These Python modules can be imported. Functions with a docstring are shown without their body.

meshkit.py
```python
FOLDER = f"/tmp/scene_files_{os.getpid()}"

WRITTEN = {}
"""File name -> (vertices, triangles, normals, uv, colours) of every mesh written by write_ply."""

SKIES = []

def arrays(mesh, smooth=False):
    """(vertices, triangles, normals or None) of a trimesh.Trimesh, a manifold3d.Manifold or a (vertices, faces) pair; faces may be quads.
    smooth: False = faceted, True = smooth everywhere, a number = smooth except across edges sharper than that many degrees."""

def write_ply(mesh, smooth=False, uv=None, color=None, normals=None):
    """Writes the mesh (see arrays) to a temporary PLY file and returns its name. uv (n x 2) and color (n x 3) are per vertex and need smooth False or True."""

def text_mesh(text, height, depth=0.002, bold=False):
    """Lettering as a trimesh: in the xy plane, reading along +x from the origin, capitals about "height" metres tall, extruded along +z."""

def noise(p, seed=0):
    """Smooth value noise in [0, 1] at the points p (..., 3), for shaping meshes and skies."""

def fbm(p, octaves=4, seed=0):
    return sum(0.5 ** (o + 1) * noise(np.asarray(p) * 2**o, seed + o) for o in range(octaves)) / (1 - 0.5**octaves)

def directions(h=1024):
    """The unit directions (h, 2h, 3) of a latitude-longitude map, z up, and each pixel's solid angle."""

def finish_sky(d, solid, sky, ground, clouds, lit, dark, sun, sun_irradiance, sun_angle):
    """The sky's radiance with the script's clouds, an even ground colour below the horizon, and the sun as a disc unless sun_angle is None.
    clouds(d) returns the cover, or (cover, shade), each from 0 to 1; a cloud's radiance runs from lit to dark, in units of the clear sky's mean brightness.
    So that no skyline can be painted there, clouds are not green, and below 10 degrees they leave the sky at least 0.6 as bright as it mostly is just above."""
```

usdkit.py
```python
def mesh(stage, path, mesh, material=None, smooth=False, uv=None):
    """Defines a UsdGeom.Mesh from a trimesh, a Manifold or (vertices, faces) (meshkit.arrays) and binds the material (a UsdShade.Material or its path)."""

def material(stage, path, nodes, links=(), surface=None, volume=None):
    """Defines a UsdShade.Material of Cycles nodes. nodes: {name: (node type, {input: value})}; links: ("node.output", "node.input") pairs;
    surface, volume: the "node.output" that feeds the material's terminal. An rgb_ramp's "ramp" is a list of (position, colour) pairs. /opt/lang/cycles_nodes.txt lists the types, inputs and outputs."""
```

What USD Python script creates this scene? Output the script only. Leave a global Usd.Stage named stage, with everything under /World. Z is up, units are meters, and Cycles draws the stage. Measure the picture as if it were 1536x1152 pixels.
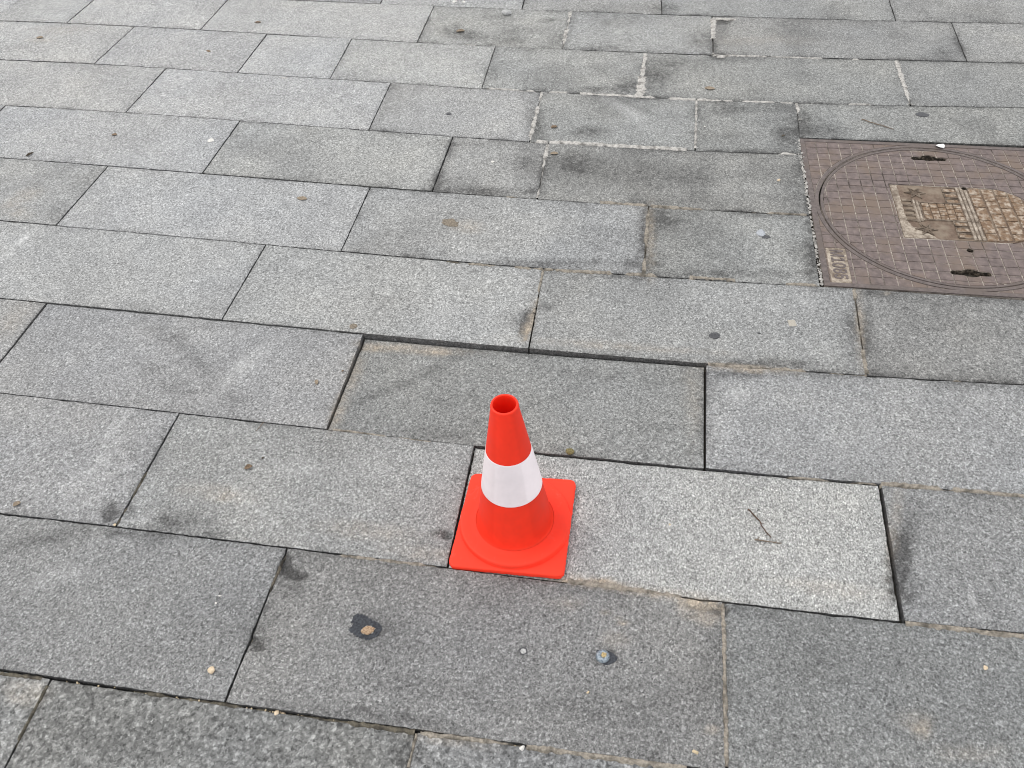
import math, random
import numpy as np, trimesh, usdkit, meshkit
import shapely
from shapely import affinity
from shapely.geometry import Polygon, Point, LineString, box
from shapely.ops import unary_union
from pxr import Usd, UsdGeom, UsdLux, UsdShade, Sdf, Gf, Vt

stage = Usd.Stage.CreateInMemory()
UsdGeom.SetStageUpAxis(stage, UsdGeom.Tokens.z)
UsdGeom.SetStageMetersPerUnit(stage, 1.0)
UsdGeom.Xform.Define(stage, '/World')
UsdGeom.Scope.Define(stage, '/World/Looks')

# ------------------------------------------------------------------ camera
CAM_H = 1.3664
RIGHT, UP, FWD = (0.98827054, 0.14952644, -0.03103533), (-0.08700767, 0.71832795, 0.69024244), (-0.12550304, 0.67944595, -0.7229123)
cam = UsdGeom.Camera.Define(stage, '/World/camera')
cam.CreateHorizontalApertureAttr(36.0); cam.CreateVerticalApertureAttr(27.0)
cam.CreateFocalLengthAttr(36.0 * 1290.0 / 1536.0)
cam.CreateClippingRangeAttr(Gf.Vec2f(0.05, 500.0))
cam.AddTransformOp().Set(Gf.Matrix4d(*RIGHT, 0, *UP, 0, *(-x for x in FWD), 0, 0, 0, CAM_H, 1))
cam.CreateExposureAttr(0.40)

# ------------------------------------------------------------------ sky and sun (bright overcast)
SUN_EL, SUN_AZ = math.radians(58), math.radians(-80)          # azimuth = atan2(x, y) of the direction towards the sun
sun_dir = np.array([math.sin(SUN_AZ) * math.cos(SUN_EL), math.cos(SUN_AZ) * math.cos(SUN_EL), math.sin(SUN_EL)])
usdkit.material(stage, '/World/Looks/overcast_sky', {
    'sky': ('sky_texture', {'sky_type': 'single_scattering', 'sun_disc': False, 'sun_elevation': SUN_EL, 'sun_rotation': SUN_AZ, 'aerosol_density': 2.0}),
    'tc': ('texture_coordinate', {}),
    'cl': ('noise_texture', {'scale': 2.2, 'detail': 5.0, 'roughness': 0.55, 'distortion': 0.3}),
    'rmp': ('rgb_ramp', {'ramp': [(0.3, (6.3, 6.5, 6.8)), (0.7, (9.6, 9.6, 9.5))]}),
    'mx': ('mix', {'fac': 0.88}),
    'bg': ('background_shader', {'strength': 0.11}),
}, [('tc.generated', 'cl.vector'), ('cl.fac', 'rmp.fac'), ('sky.color', 'mx.color1'), ('rmp.color', 'mx.color2'), ('mx.color', 'bg.color')], surface='bg.background')
dome = UsdLux.DomeLight.Define(stage, '/World/sky')
dome.CreateIntensityAttr(1.0)
UsdShade.MaterialBindingAPI.Apply(dome.GetPrim()).Bind(UsdShade.Material.Get(stage, '/World/Looks/overcast_sky'))
dome.GetPrim().SetCustomDataByKey('kind', 'structure')
sun = UsdLux.DistantLight.Define(stage, '/World/sun')
sun.CreateNormalizeAttr(True); sun.CreateIntensityAttr(0.30); sun.CreateAngleAttr(30.0); sun.CreateColorAttr(Gf.Vec3f(1.0, 0.96, 0.9))
zax = sun_dir; xax = np.cross([0, 0, 1.0], zax); xax /= np.linalg.norm(xax); yax = np.cross(zax, xax)
sun.AddTransformOp().Set(Gf.Matrix4d(*map(float, xax), 0, *map(float, yax), 0, *map(float, zax), 0, 0, 0, 10, 1))

# ------------------------------------------------------------------ helpers
USED = {}
def numbered(parent, name):
    k = USED.get((parent, name), 0); USED[(parent, name)] = k + 1
    return f'{parent}/{name}' if k == 0 else f'{parent}/{name}_{k:03d}'
def look(n): return UsdShade.Material.Get(stage, '/World/Looks/' + n)
def obj(name, mesh, mat, parent='/World', smooth=30):
    p = numbered(str(parent), name)
    return usdkit.mesh(stage, p, mesh, look(mat), smooth=smooth)
def tag(prim, label=None, cat=None, group=None, kind=None):
    prim = prim.GetPrim() if hasattr(prim, 'GetPrim') else prim
    for k, v in (('label', label), ('category', cat), ('group', group), ('kind', kind)):
        if v: prim.SetCustomDataByKey(k, v)
    return prim
def xform(name, loc=(0, 0, 0), rotz=0.0, parent='/World', mat=None):
    x = UsdGeom.Xform.Define(stage, numbered(parent, name))
    if mat is not None: x.AddTransformOp().Set(mat)
    else:
        x.AddTranslateOp().Set(Gf.Vec3d(*map(float, loc)))
        if rotz: x.AddRotateZOp().Set(float(rotz))
    return x
def extrude(poly, h, z0=0.0):
    gs = [g for g in getattr(poly, 'geoms', [poly]) if g.geom_type == 'Polygon' and g.area > 1e-9]
    out = []
    for g in gs:
        m = trimesh.creation.extrude_polygon(g, h, engine='earcut'); m.apply_translation([0, 0, z0]); out.append(m)
    return trimesh.util.concatenate(out)
def tube(points, radii, sides=8):
    p = np.asarray(points, float); n = len(p); radii = np.broadcast_to(radii, (n,))
    t = np.gradient(p, axis=0); t /= np.linalg.norm(t, axis=1, keepdims=True)
    a = np.cross(t, [0, 0, 1.0]); a /= np.linalg.norm(a, axis=1, keepdims=True) + 1e-12; b = np.cross(t, a)
    ang = np.arange(sides) * 2 * np.pi / sides
    v = p[:, None] + radii[:, None, None] * (np.cos(ang)[None, :, None] * a[:, None] + np.sin(ang)[None, :, None] * b[:, None])
    v = np.vstack([v.reshape(-1, 3), p[0], p[-1]]); f = []
    for i in range(n - 1):
        for j in range(sides):
            k = (j + 1) % sides; f += [[i*sides+j, (i+1)*sides+j, (i+1)*sides+k], [i*sides+j, (i+1)*sides+k, i*sides+k]]
    for j in range(sides):
        k = (j + 1) % sides; f += [[n*sides, j, k], [n*sides+1, (n-1)*sides+k, (n-1)*sides+j]]
    m = trimesh.Trimesh(v, f, process=False); m.fix_normals(); return m
def lathe(profile, n=144):
    """closed or open profile [(r, z)] turned about z"""
    pr = np.asarray(profile, float); a = np.arange(n) * 2 * np.pi / n
    v = np.stack([pr[:, None, 0] * np.cos(a), pr[:, None, 0] * np.sin(a), np.broadcast_to(pr[:, None, 1], (len(pr), n))], -1).reshape(-1, 3)
    f = []
    for i in range(len(pr) - 1):
        for j in range(n):
            k = (j + 1) % n; f += [[i*n+j, i*n+k, (i+1)*n+k], [i*n+j, (i+1)*n+k, (i+1)*n+j]]
    return trimesh.Trimesh(v, f, process=False)
def srgb(r, g, b):
    c = np.array([r, g, b], float) / 255
    return np.where(c <= 0.04045, c / 12.92, ((c + 0.055) / 1.055) ** 2.4)
K_LIGHT = 1.54                                                  # picture value of a white horizontal surface
def albedo(r, g, b): return srgb(r, g, b) / K_LIGHT

# ------------------------------------------------------------------ measured on the ground, in metres
ROW_LINES = {  # index: (x from, x to, polynomial of y in x)
    0: (-1.002, 0.144, [0.008186, 0.006454, 0.512599]),
    1: (-1.185, 0.708, [0.007224, 0.009303, -0.005048, 0.808368]),
    2: (-1.369, 0.779, [0.004363, 0.014892, -0.001997, 1.100717]),
    3: (-1.554, 0.853, [0.006282, 0.020248, -0.000553, 1.396962]),
    4: (-1.741, 0.533, [0.010265, 0.032273, 0.000269, 1.690234]),
    5: (-1.927, 0.448, [0.006033, 0.023276, -0.003037, 1.989732]),
    6: (-2.112, 0.459, [0.013610, 0.043448, 0.002083, 2.282635]),
    7: (-2.299, 1.144, [-0.001366, 0.005554, 0.030610, -0.002686, 2.589114]),
    8: (-2.484, 1.215, [-0.002899, -0.002679, 0.022665, 0.004472, 2.899926]),
    9: (-2.600, 1.288, [0.011392, 0.001111, 3.212997]),
}
JOINTS = {  # row: x of each cross joint at its far and near end
    -1: [(-0.9077,-0.9042), (-0.2745,-0.2743)],
    0: [(-0.5929,-0.5971), (0.2104,0.2105)],
    1: [(-0.9398,-0.9411), (-0.2879,-0.2857), (0.5149,0.5121)],
    2: [(-1.4240,-1.4272), (-0.6073,-0.6064), (0.1812,0.1789)],
    3: [(-0.9589,-0.9625), (-0.2182,-0.2158), (0.5349,0.5277)],
    4: [(-1.5674,-1.5720), (-0.7530,-0.7518), (0.0319,0.0307)],
    5: [(-2.0910,-2.0864), (-1.2656,-1.2661), (-0.5714,-0.5726), (-0.2782,-0.2740)],
    6: [(-1.6608,-1.6636), (-0.8457,-0.8400), (-0.3365,-0.3358), (0.1579,0.1551), (0.4660,0.4591)],
    7: [(-1.9277,-1.9337), (-1.3970,-1.3957), (-1.0702,-1.0612), (-0.5410,-0.5367), (-0.0170,-0.0204), (0.8125,0.8105)],
    8: [(-2.5147,-2.5194), (-2.2043,-2.2092), (-1.6605,-1.6612), (-0.8308,-0.8268), (-0.3067,-0.3035), (0.2107,0.2128), (1.0450,1.0373)],
    9: [(-0.5054,-0.4921), (0.0146,0.0299), (0.8602,0.8572)],
}
STAINS = [  # kind, strength, centre, two half axes
    ('dark', 0.7, (-0.1911,2.1627), (0.0915,0.0093), (0.0090,-0.0883)),
    ('dark', 0.25, (0.0943,2.1501), (0.2039,0.0208), (0.0013,-0.0603)),
    ('dark', 0.22, (0.2225,2.0383), (0.2134,0.0224), (-0.0006,-0.0439)),
    ('dark', 0.6, (0.0553,1.9278), (0.0490,0.0053), (0.0027,-0.0763)),
    ('dark', 0.4, (0.4182,2.0589), (0.0531,0.0056), (-0.0055,-0.0778)),
    ('dark', 0.8, (-0.1623,2.6293), (0.0729,0.0066), (0.0022,-0.0264)),
    ('dark', 0.6, (-0.0559,2.6524), (0.0471,0.0043), (0.0039,-0.0702)),
    ('dark', 0.5, (0.0390,2.7062), (0.0561,0.0050), (0.0029,-0.0893)),
    ('dark', 0.8, (-0.6765,2.9951), (0.1006,-0.0220), (0.0061,-0.0476)),
    ('dark', 0.6, (-0.7111,3.0588), (0.0246,0.0020), (0.0065,-0.0330)),
    ('dark', 0.6, (-0.4855,2.9569), (0.0615,0.0051), (0.0039,-0.0261)),
    ('dark', 0.6, (-0.3818,3.1244), (0.0488,0.0038), (0.0027,-0.0224)),
    ('dark', 0.25, (-0.4253,3.0428), (0.1199,0.0097), (0.0058,-0.0431)),
    ('dark', 0.4, (-0.3438,2.9685), (0.0423,0.0035), (0.0061,-0.0518)),
    ('dark', 0.35, (-0.5638,3.1445), (0.0990,0.0077), (0.0055,-0.0340)),
    ('dark', 0.85, (-0.1706,2.3612), (0.0722,0.0070), (0.0031,-0.0345)),
    ('dark', 0.35, (-0.0486,2.5228), (0.1139,0.0106), (0.0041,-0.0739)),
    ('dark', 0.6, (-0.3102,2.3360), (0.0282,0.0027), (0.0106,-0.0828)),
    ('dark', 0.5, (-0.3494,2.4446), (0.0291,0.0027), (0.0160,-0.1186)),
    ('dark', 0.6, (0.2500,2.5298), (0.0610,0.0057), (-0.0007,-0.0369)),
    ('dark', 0.35, (0.3724,2.5496), (0.1013,0.0095), (-0.0017,-0.0330)),
    ('dark', 0.4, (0.2569,2.3795), (0.0587,0.0057), (-0.0005,-0.0228)),
    ('dark', 0.7, (0.4215,2.3766), (0.0464,0.0045), (-0.0054,-0.0816)),
    ('dark', 0.2, (0.4087,2.4839), (0.0795,0.0076), (-0.0043,-0.0709)),
    ('dark', 0.6, (-0.4018,2.0217), (0.1301,0.0135), (0.0032,-0.0194)),
    ('dark', 0.5, (-0.5679,2.0380), (0.0171,0.0018), (0.0173,-0.0808)),
    ('dark', 0.35, (-0.3251,2.1492), (0.0307,0.0031), (0.0187,-0.1340)),
    ('dark', 0.4, (-0.5627,2.2537), (0.0802,0.0079), (0.0037,-0.0185)),
    ('dark', 0.4, (-0.5652,2.2158), (0.0159,0.0016), (0.0102,-0.0504)),
    ('dark', 0.5, (-0.2889,2.0236), (0.0296,0.0031), (0.0034,-0.0257)),
    ('dark', 0.65, (-0.1797,1.7163), (0.2000,0.0223), (0.0024,-0.0213)),
    ('dark', 0.6, (0.0229,1.8650), (0.0172,0.0019), (0.0069,-0.1521)),
    ('dark', 0.5, (0.0120,1.7377), (0.0497,0.0055), (0.0021,-0.0423)),
    ('dark', 0.8, (-0.1331,1.9474), (0.0161,0.0017), (0.0014,-0.0153)),
    ('dark', 0.5, (0.0618,1.7432), (0.0298,0.0033), (0.0015,-0.0424)),
    ('dark', 0.35, (0.0988,1.9476), (0.0702,0.0075), (0.0007,-0.0301)),
    ('dark', 0.5, (0.2504,1.7245), (0.1776,0.0199), (-0.0004,-0.0157)),
    ('dark', 0.6, (0.4430,1.7724), (0.0227,0.0025), (-0.0088,-0.1034)),
    ('dark', 0.3, (0.4547,1.9706), (0.0206,0.0022), (-0.0143,-0.1718)),
    ('dark', 0.8, (-0.2334,1.4906), (0.0207,-0.0029), (0.0011,-0.0545)),
    ('dark', 0.45, (-0.2553,1.4881), (0.0344,0.0040), (0.0047,-0.0320)),
    ('dark', 0.55, (-0.1923,1.5432), (0.0222,0.0026), (0.0020,-0.0167)),
    ('dark', 0.3, (-0.2312,1.5930), (0.0113,0.0013), (0.0110,-0.0820)),
    ('dark', 0.75, (0.3151,1.4129), (0.1374,0.0165), (-0.0010,-0.0189)),
    ('dark', 0.7, (0.2560,1.3746), (0.1005,0.0121), (-0.0005,-0.0165)),
    ('dark', 0.45, (0.4568,1.4008), (0.1280,0.0154), (-0.0017,-0.0165)),
    ('dark', 0.45, (0.7480,1.4056), (0.1249,0.0151), (-0.0041,-0.0203)),
    ('dark', 0.5, (0.5087,1.5360), (0.0208,0.0024), (-0.0115,-0.1012)),
    ('dark', 0.45, (0.5473,1.5631), (0.0150,0.0018), (-0.0167,-0.1328)),
    ('dark', 0.5, (0.5936,1.6871), (0.0622,0.0071), (-0.0024,-0.0175)),
    ('dark', 0.3, (0.7747,1.6834), (0.1373,0.0157), (-0.0038,-0.0197)),
    ('dark', 0.5, (0.5053,1.6970), (0.0377,0.0043), (-0.0016,-0.0151)),
    ('dark', 0.4, (-0.0098,1.6822), (0.1141,0.0128), (0.0009,-0.0155)),
    ('dark', 0.42, (-1.0249,1.3101), (0.1894,-0.1223), (-0.0049,-0.0392)),
    ('dark', 0.25, (-1.0419,1.2204), (0.1365,-0.0843), (-0.0033,-0.0270)),
    ('dark', 0.22, (-0.8733,1.1785), (0.1539,-0.0022), (0.0098,-0.0307)),
    ('dark', 0.15, (-1.2926,1.3721), (0.1565,-0.0043), (0.0121,-0.0272)),
    ('dark', 0.25, (-0.9591,1.3918), (0.0642,0.0075), (0.0090,-0.0225)),
    ('dark', 0.5, (-0.4464,1.2921), (0.1015,0.1035), (0.0099,-0.0154)),
    ('dark', 0.35, (-0.5348,1.2197), (0.0423,0.0434), (0.0091,-0.0130)),
    ('dark', 0.2, (-0.0485,1.3400), (0.2603,0.0056), (0.0006,-0.0205)),
    ('dark', 0.15, (-0.2356,1.1975), (0.2561,0.1683), (0.0075,-0.0169)),
    ('dark', 0.2, (0.1013,1.2015), (0.0820,0.0102), (0.0004,-0.0146)),
    ('dark', 0.2, (-0.3794,1.1234), (0.1269,-0.0014), (0.0019,-0.0143)),
    ('dark', 0.95, (0.5204,0.9256), (0.0192,-0.0008), (-0.0188,-0.0723)),
    ('dark', 0.4, (0.5591,1.0103), (0.0210,-0.0010), (-0.0237,-0.0888)),
    ('dark', 0.55, (0.5294,0.8656), (0.0274,0.0036), (-0.0050,-0.0320)),
    ('dark', 0.95, (-0.9685,0.8482), (0.0237,0.0031), (0.0104,-0.0208)),
    ('dark', 0.8, (-0.9290,0.8533), (0.0158,0.0020), (0.0072,-0.0149)),
    ('dark', 0.7, (-0.7450,0.8257), (0.0281,0.0037), (0.0047,-0.0115)),
    ('dark', 0.22, (-0.8317,0.8690), (0.0525,0.0068), (0.0195,-0.0444)),
    ('dark', 0.3, (-0.7829,0.8517), (0.0648,0.0084), (0.0111,-0.0264)),
    ('dark', 0.12, (-0.5406,1.0314), (0.0816,0.0103), (0.0097,-0.0333)),
    ('dark', 0.55, (-1.0706,0.7651), (0.1034,0.0461), (0.0138,-0.0172)),
    ('dark', 0.4, (-0.8604,0.8107), (0.0578,0.0208), (0.0122,-0.0193)),
    ('dark', 0.5, (-0.8070,0.6675), (0.0120,0.0016), (0.0059,-0.0125)),
    ('dark', 0.25, (-1.0432,0.6702), (0.0456,0.0300), (0.0156,-0.0160)),
    ('dark', 0.6, (-0.9249,0.8023), (0.0387,0.0050), (0.0042,-0.0086)),
    ('dark', 0.5, (-0.8479,0.8432), (0.0260,0.0034), (0.0053,-0.0118)),
    ('dark', 0.95, (-0.5615,0.7591), (0.0277,0.0004), (0.0022,-0.0094)),
    ('dark', 0.6, (-0.5793,0.7738), (0.0098,0.0013), (0.0065,-0.0189)),
    ('dark', 0.8, (-0.5807,0.6167), (0.0161,-0.0139), (-0.0062,-0.0072)),
    ('dark', 0.35, (-0.5968,0.6371), (0.0019,0.0113), (0.0293,-0.0111)),
    ('dark', 0.4, (-0.5525,0.7285), (0.0217,0.0029), (0.0070,-0.0207)),
    ('dark', 0.6, (-0.5255,0.8024), (0.0124,0.0016), (0.0022,-0.0069)),
    ('dark', 0.5, (-0.2831,0.5273), (0.0918,-0.0001), (0.0011,-0.0127)),
    ('dark', 0.22, (-0.2062,0.5823), (0.1737,-0.0010), (0.0014,-0.0286)),
    ('dark', 0.22, (0.0746,0.6096), (0.1486,0.0204), (0.0021,-0.0434)),
    ('dark', 0.25, (0.1811,0.6815), (0.0218,0.0030), (-0.0004,-0.0901)),
    ('dark', 0.1, (-0.3930,0.6901), (0.0697,0.0094), (0.0098,-0.0367)),
    ('dark', 0.85, (0.0138,0.6729), (0.0286,-0.0015), (-0.0016,-0.0189)),
    ('dark', 0.5, (0.0265,0.6819), (0.0244,0.0033), (0.0010,-0.0142)),
    ('dark', 0.55, (-0.1245,0.6674), (0.0090,0.0012), (0.0013,-0.0095)),
    ('dark', 0.6, (-0.3930,0.6633), (0.0426,-0.0021), (0.0032,-0.0313)),
    ('dark', 0.3, (0.2272,0.7926), (0.0456,0.0061), (-0.0004,-0.0155)),
    ('dark', 0.12, (0.3331,0.7022), (0.0648,0.0088), (-0.0052,-0.0687)),
    ('dark', 0.15, (0.5286,0.6184), (0.1215,0.0169), (-0.0073,-0.0420)),
    ('dark', 0.15, (-0.8358,0.4344), (0.0865,0.0120), (0.0162,-0.0298)),
    ('dark', 0.5, (-0.2918,0.4730), (0.0207,0.0029), (0.0063,-0.0256)),
    ('dark', 0.2, (-0.6732,0.4303), (0.2113,0.0294), (0.0072,-0.0157)),
    ('dark', 0.12, (-2.3058,2.7522), (0.1518,0.0127), (0.0302,-0.0508)),
    ('dark', 0.2, (-1.7138,1.9726), (0.0503,0.1153), (0.0416,-0.0446)),
    ('dark', 0.4, (-1.5980,1.7823), (-0.0079,0.0439), (0.0443,-0.0237)),
    ('dark', 0.3, (-1.5952,1.9494), (0.0262,-0.0172), (0.0071,-0.0722)),
    ('dark', 0.12, (-0.9075,2.0201), (0.1350,0.0139), (0.0144,-0.0461)),
    ('dark', 0.3, (0.2138,3.0145), (0.0916,0.0075), (-0.0007,-0.0720)),
    ('dark', 0.5, (0.2500,3.1244), (0.0328,0.0026), (-0.0013,-0.0755)),
    ('dark', 0.4, (0.3011,2.8804), (0.1323,0.0113), (-0.0007,-0.0244)),
    ('dark', 0.35, (0.0463,2.8244), (0.0886,0.0077), (0.0011,-0.0382)),
    ('dark', 0.5, (0.0456,3.2616), (0.0489,0.0037), (0.0014,-0.0522)),
    ('dark', 0.25, (-0.0534,3.2717), (0.1476,0.0112), (0.0017,-0.0352)),
    ('dark', 0.4, (0.9833,2.9777), (0.0389,0.0033), (-0.0091,-0.0492)),
    ('dark', 0.55, (0.4768,2.4706), (0.0178,0.0017), (-0.0061,-0.0779)),
    ('dark', 0.6, (0.5420,2.4378), (0.0778,0.0075), (-0.0037,-0.0385)),
    ('dark', 0.15, (0.8021,3.0630), (0.2662,0.0219), (-0.0072,-0.0515)),
    ('dark', 0.2, (0.7825,1.4400), (0.0842,0.0101), (-0.0044,-0.0208)),
    ('dark', 0.45, (-0.5266,2.7026), (0.0044,0.0418), (0.0462,-0.0427)),
    ('dark', 0.3, (-0.1640,2.9313), (0.0691,0.0058), (0.0020,-0.0254)),
    ('dark', 0.3, (-0.4107,0.5261), (0.0647,0.0089), (0.0019,-0.0064)),
    ('dark', 0.3, (0.8517,1.3886), (0.0274,0.0033), (-0.0048,-0.0199)),
    ('dark', 0.9, (-0.3006,0.8790), (0.0113,0.0015), (0.0021,-0.0102)),
    ('dark', 0.6, (-0.3204,0.8810), (0.0201,0.0026), (0.0019,-0.0088)),
    ('dark', 0.25, (-0.2626,0.8155), (0.0485,0.0064), (0.0013,-0.0069)),
    ('pale', 0.55, (-1.6333,1.6259), (0.0044,0.0636), (0.0122,-0.0090)),
    ('pale', 0.6, (-1.6257,1.6562), (0.0024,0.0342), (0.0074,-0.0055)),
    ('pale', 0.6, (-1.0961,1.8044), (-0.0044,0.0721), (0.0054,-0.0030)),
    ('pale', 0.5, (-1.1061,1.7575), (-0.0035,0.0537), (0.0065,-0.0035)),
    ('pale', 0.5, (-1.0407,1.7950), (-0.0042,0.0286), (0.0042,-0.0016)),
    ('pale', 0.4, (-1.4517,1.7820), (-0.0063,0.0232), (0.0046,-0.0017)),
    ('pale', 0.36, (-0.8665,1.2205), (0.0346,0.0757), (0.0202,-0.0182)),
    ('pale', 0.25, (-0.8291,1.3110), (0.0377,0.0627), (0.0182,-0.0194)),
    ('pale', 0.36, (-1.0613,1.0479), (0.0105,0.0497), (0.0132,-0.0084)),
    ('pale', 0.3, (-1.0505,0.9671), (0.0186,0.0837), (0.0223,-0.0137)),
    ('pale', 0.5, (-0.6561,0.8759), (0.0803,-0.0423), (-0.0009,-0.0040)),
    ('pale', 0.38, (-1.0025,0.6924), (0.0817,0.0403), (0.0152,-0.0182)),
    ('pale', 0.25, (-0.6279,0.9944), (0.0676,0.0086), (0.0065,-0.0196)),
    ('tan', 0.624, (0.0360,0.7451), (0.0131,-0.0035), (-0.0013,-0.0049)),
    ('tan', 0.39, (0.0074,0.7567), (0.0115,0.0015), (0.0004,-0.0051)),
    ('tan', 0.195, (-0.0614,0.7670), (0.0349,0.0047), (0.0019,-0.0181)),
    ('tan', 0.195, (0.0359,0.7100), (0.0269,0.0036), (0.0012,-0.0194)),
    ('pale', 0.5, (0.7580,1.2649), (0.0055,0.0034), (0.0033,-0.0453)),
    ('pale', 0.25, (0.7515,1.3570), (0.0246,0.0030), (-0.0057,-0.0274)),
    ('pale', 0.5, (0.2543,1.3158), (0.0282,0.0034), (-0.0008,-0.0275)),
    ('pale', 0.3, (0.2174,1.2159), (0.0272,0.0034), (-0.0006,-0.0364)),
    ('pale', 0.55, (0.6370,0.8603), (0.0046,0.0022), (0.0023,-0.0313)),
    ('pale', 0.5, (0.6427,0.8354), (0.0156,0.0021), (-0.0022,-0.0104)),
    ('pale', 0.25, (0.4382,1.2161), (0.0400,0.0050), (-0.0007,-0.0072)),
    ('pale', 0.35, (-0.4435,1.4948), (0.0264,0.0787), (0.0335,-0.0298)),
    ('pale', 0.15, (-0.4408,1.3354), (0.0452,0.0054), (0.0023,-0.0105)),
    ('pale', 0.25, (-0.4030,1.6248), (0.0166,0.0019), (0.0067,-0.0354)),
    ('pale', 0.15, (0.3261,1.6320), (0.2022,0.0232), (-0.0036,-0.0720)),
    ('pale', 0.3, (-0.3451,1.6314), (0.0051,-0.0008), (0.0028,-0.0502)),
    ('pale', 0.35, (0.4119,1.6418), (0.0061,-0.0203), (-0.0144,-0.0138)),
    ('pale', 0.5, (0.4223,1.6751), (0.0045,0.0037), (0.0048,-0.0219)),
    ('pale', 0.15, (0.2481,0.9111), (0.1858,-0.0070), (-0.0073,-0.0496)),
    ('pale', 0.12, (-0.4817,1.0215), (0.1211,0.0153), (0.0123,-0.0458)),
    ('pale', 0.35, (-0.0578,2.5010), (0.0852,-0.0779), (-0.0053,-0.0261)),
    ('pale', 0.3, (-0.0136,2.4437), (0.0547,-0.0542), (-0.0067,-0.0284)),
    ('pale', 0.12, (-1.6447,3.0307), (0.1547,0.0122), (0.0274,-0.0670)),
    ('tan', 0.39, (-0.4666,1.3807), (0.1168,0.0022), (0.0027,-0.0152)),
    ('tan', 0.507, (-0.5756,1.3723), (0.0402,0.0047), (0.0041,-0.0152)),
    ('tan', 0.39, (-0.4254,1.3722), (0.0336,0.0040), (0.0023,-0.0108)),
    ('tan', 0.429, (-0.5982,1.1528), (0.0184,-0.0056), (0.0010,-0.0532)),
    ('tan', 0.312, (-0.5957,1.2741), (0.0192,-0.0063), (0.0011,-0.0693)),
    ('tan', 0.741, (0.2782,1.3938), (0.1000,0.0019), (-0.0009,-0.0105)),
    ('tan', 0.234, (-0.0101,1.4302), (0.2380,0.0039), (0.0002,-0.0131)),
    ('tan', 0.195, (0.1555,1.2841), (0.0225,0.0027), (0.0007,-0.1122)),
    ('tan', 0.585, (0.0235,0.8118), (0.1107,-0.0030), (-0.0007,-0.0121)),
    ('tan', 0.429, (-0.0305,0.8155), (0.0475,0.0025), (0.0004,-0.0122)),
    ('tan', 0.234, (0.1700,0.8138), (0.0457,-0.0013), (-0.0013,-0.0107)),
    ('tan', 0.546, (0.1816,0.7995), (0.0271,-0.0018), (-0.0014,-0.0092)),
    ('tan', 0.39, (0.1758,0.7728), (0.0318,-0.0088), (-0.0047,-0.0150)),
    ('tan', 0.312, (0.1470,0.7975), (0.0161,0.0022), (0.0001,-0.0079)),
    ('tan', 0.195, (0.5230,0.9907), (0.0116,-0.0005), (-0.0294,-0.1155)),
    ('tan', 0.195, (0.3909,0.8605), (0.1115,-0.0037), (-0.0035,-0.0163)),
    ('tan', 0.195, (-0.4546,0.8711), (0.1159,0.0032), (0.0046,-0.0234)),
    ('tan', 0.234, (-0.3296,0.8354), (0.0749,0.0023), (0.0024,-0.0169)),
    ('tan', 0.172, (-0.7685,0.9176), (0.0837,-0.0029), (0.0061,-0.0218)),
    ('tan', 0.273, (-0.7587,0.9107), (0.0212,0.0027), (0.0049,-0.0124)),
    ('tan', 0.39, (0.5143,0.6216), (0.0143,0.0020), (-0.0021,-0.0128)),
    ('tan', 0.156, (0.5016,0.6358), (0.0308,0.0043), (-0.0024,-0.0152)),
    ('tan', 0.39, (0.1889,0.5765), (0.0103,0.0014), (-0.0001,-0.0063)),
    ('tan', 0.312, (-0.4444,1.8440), (0.0426,0.0046), (0.0055,-0.0291)),
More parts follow.
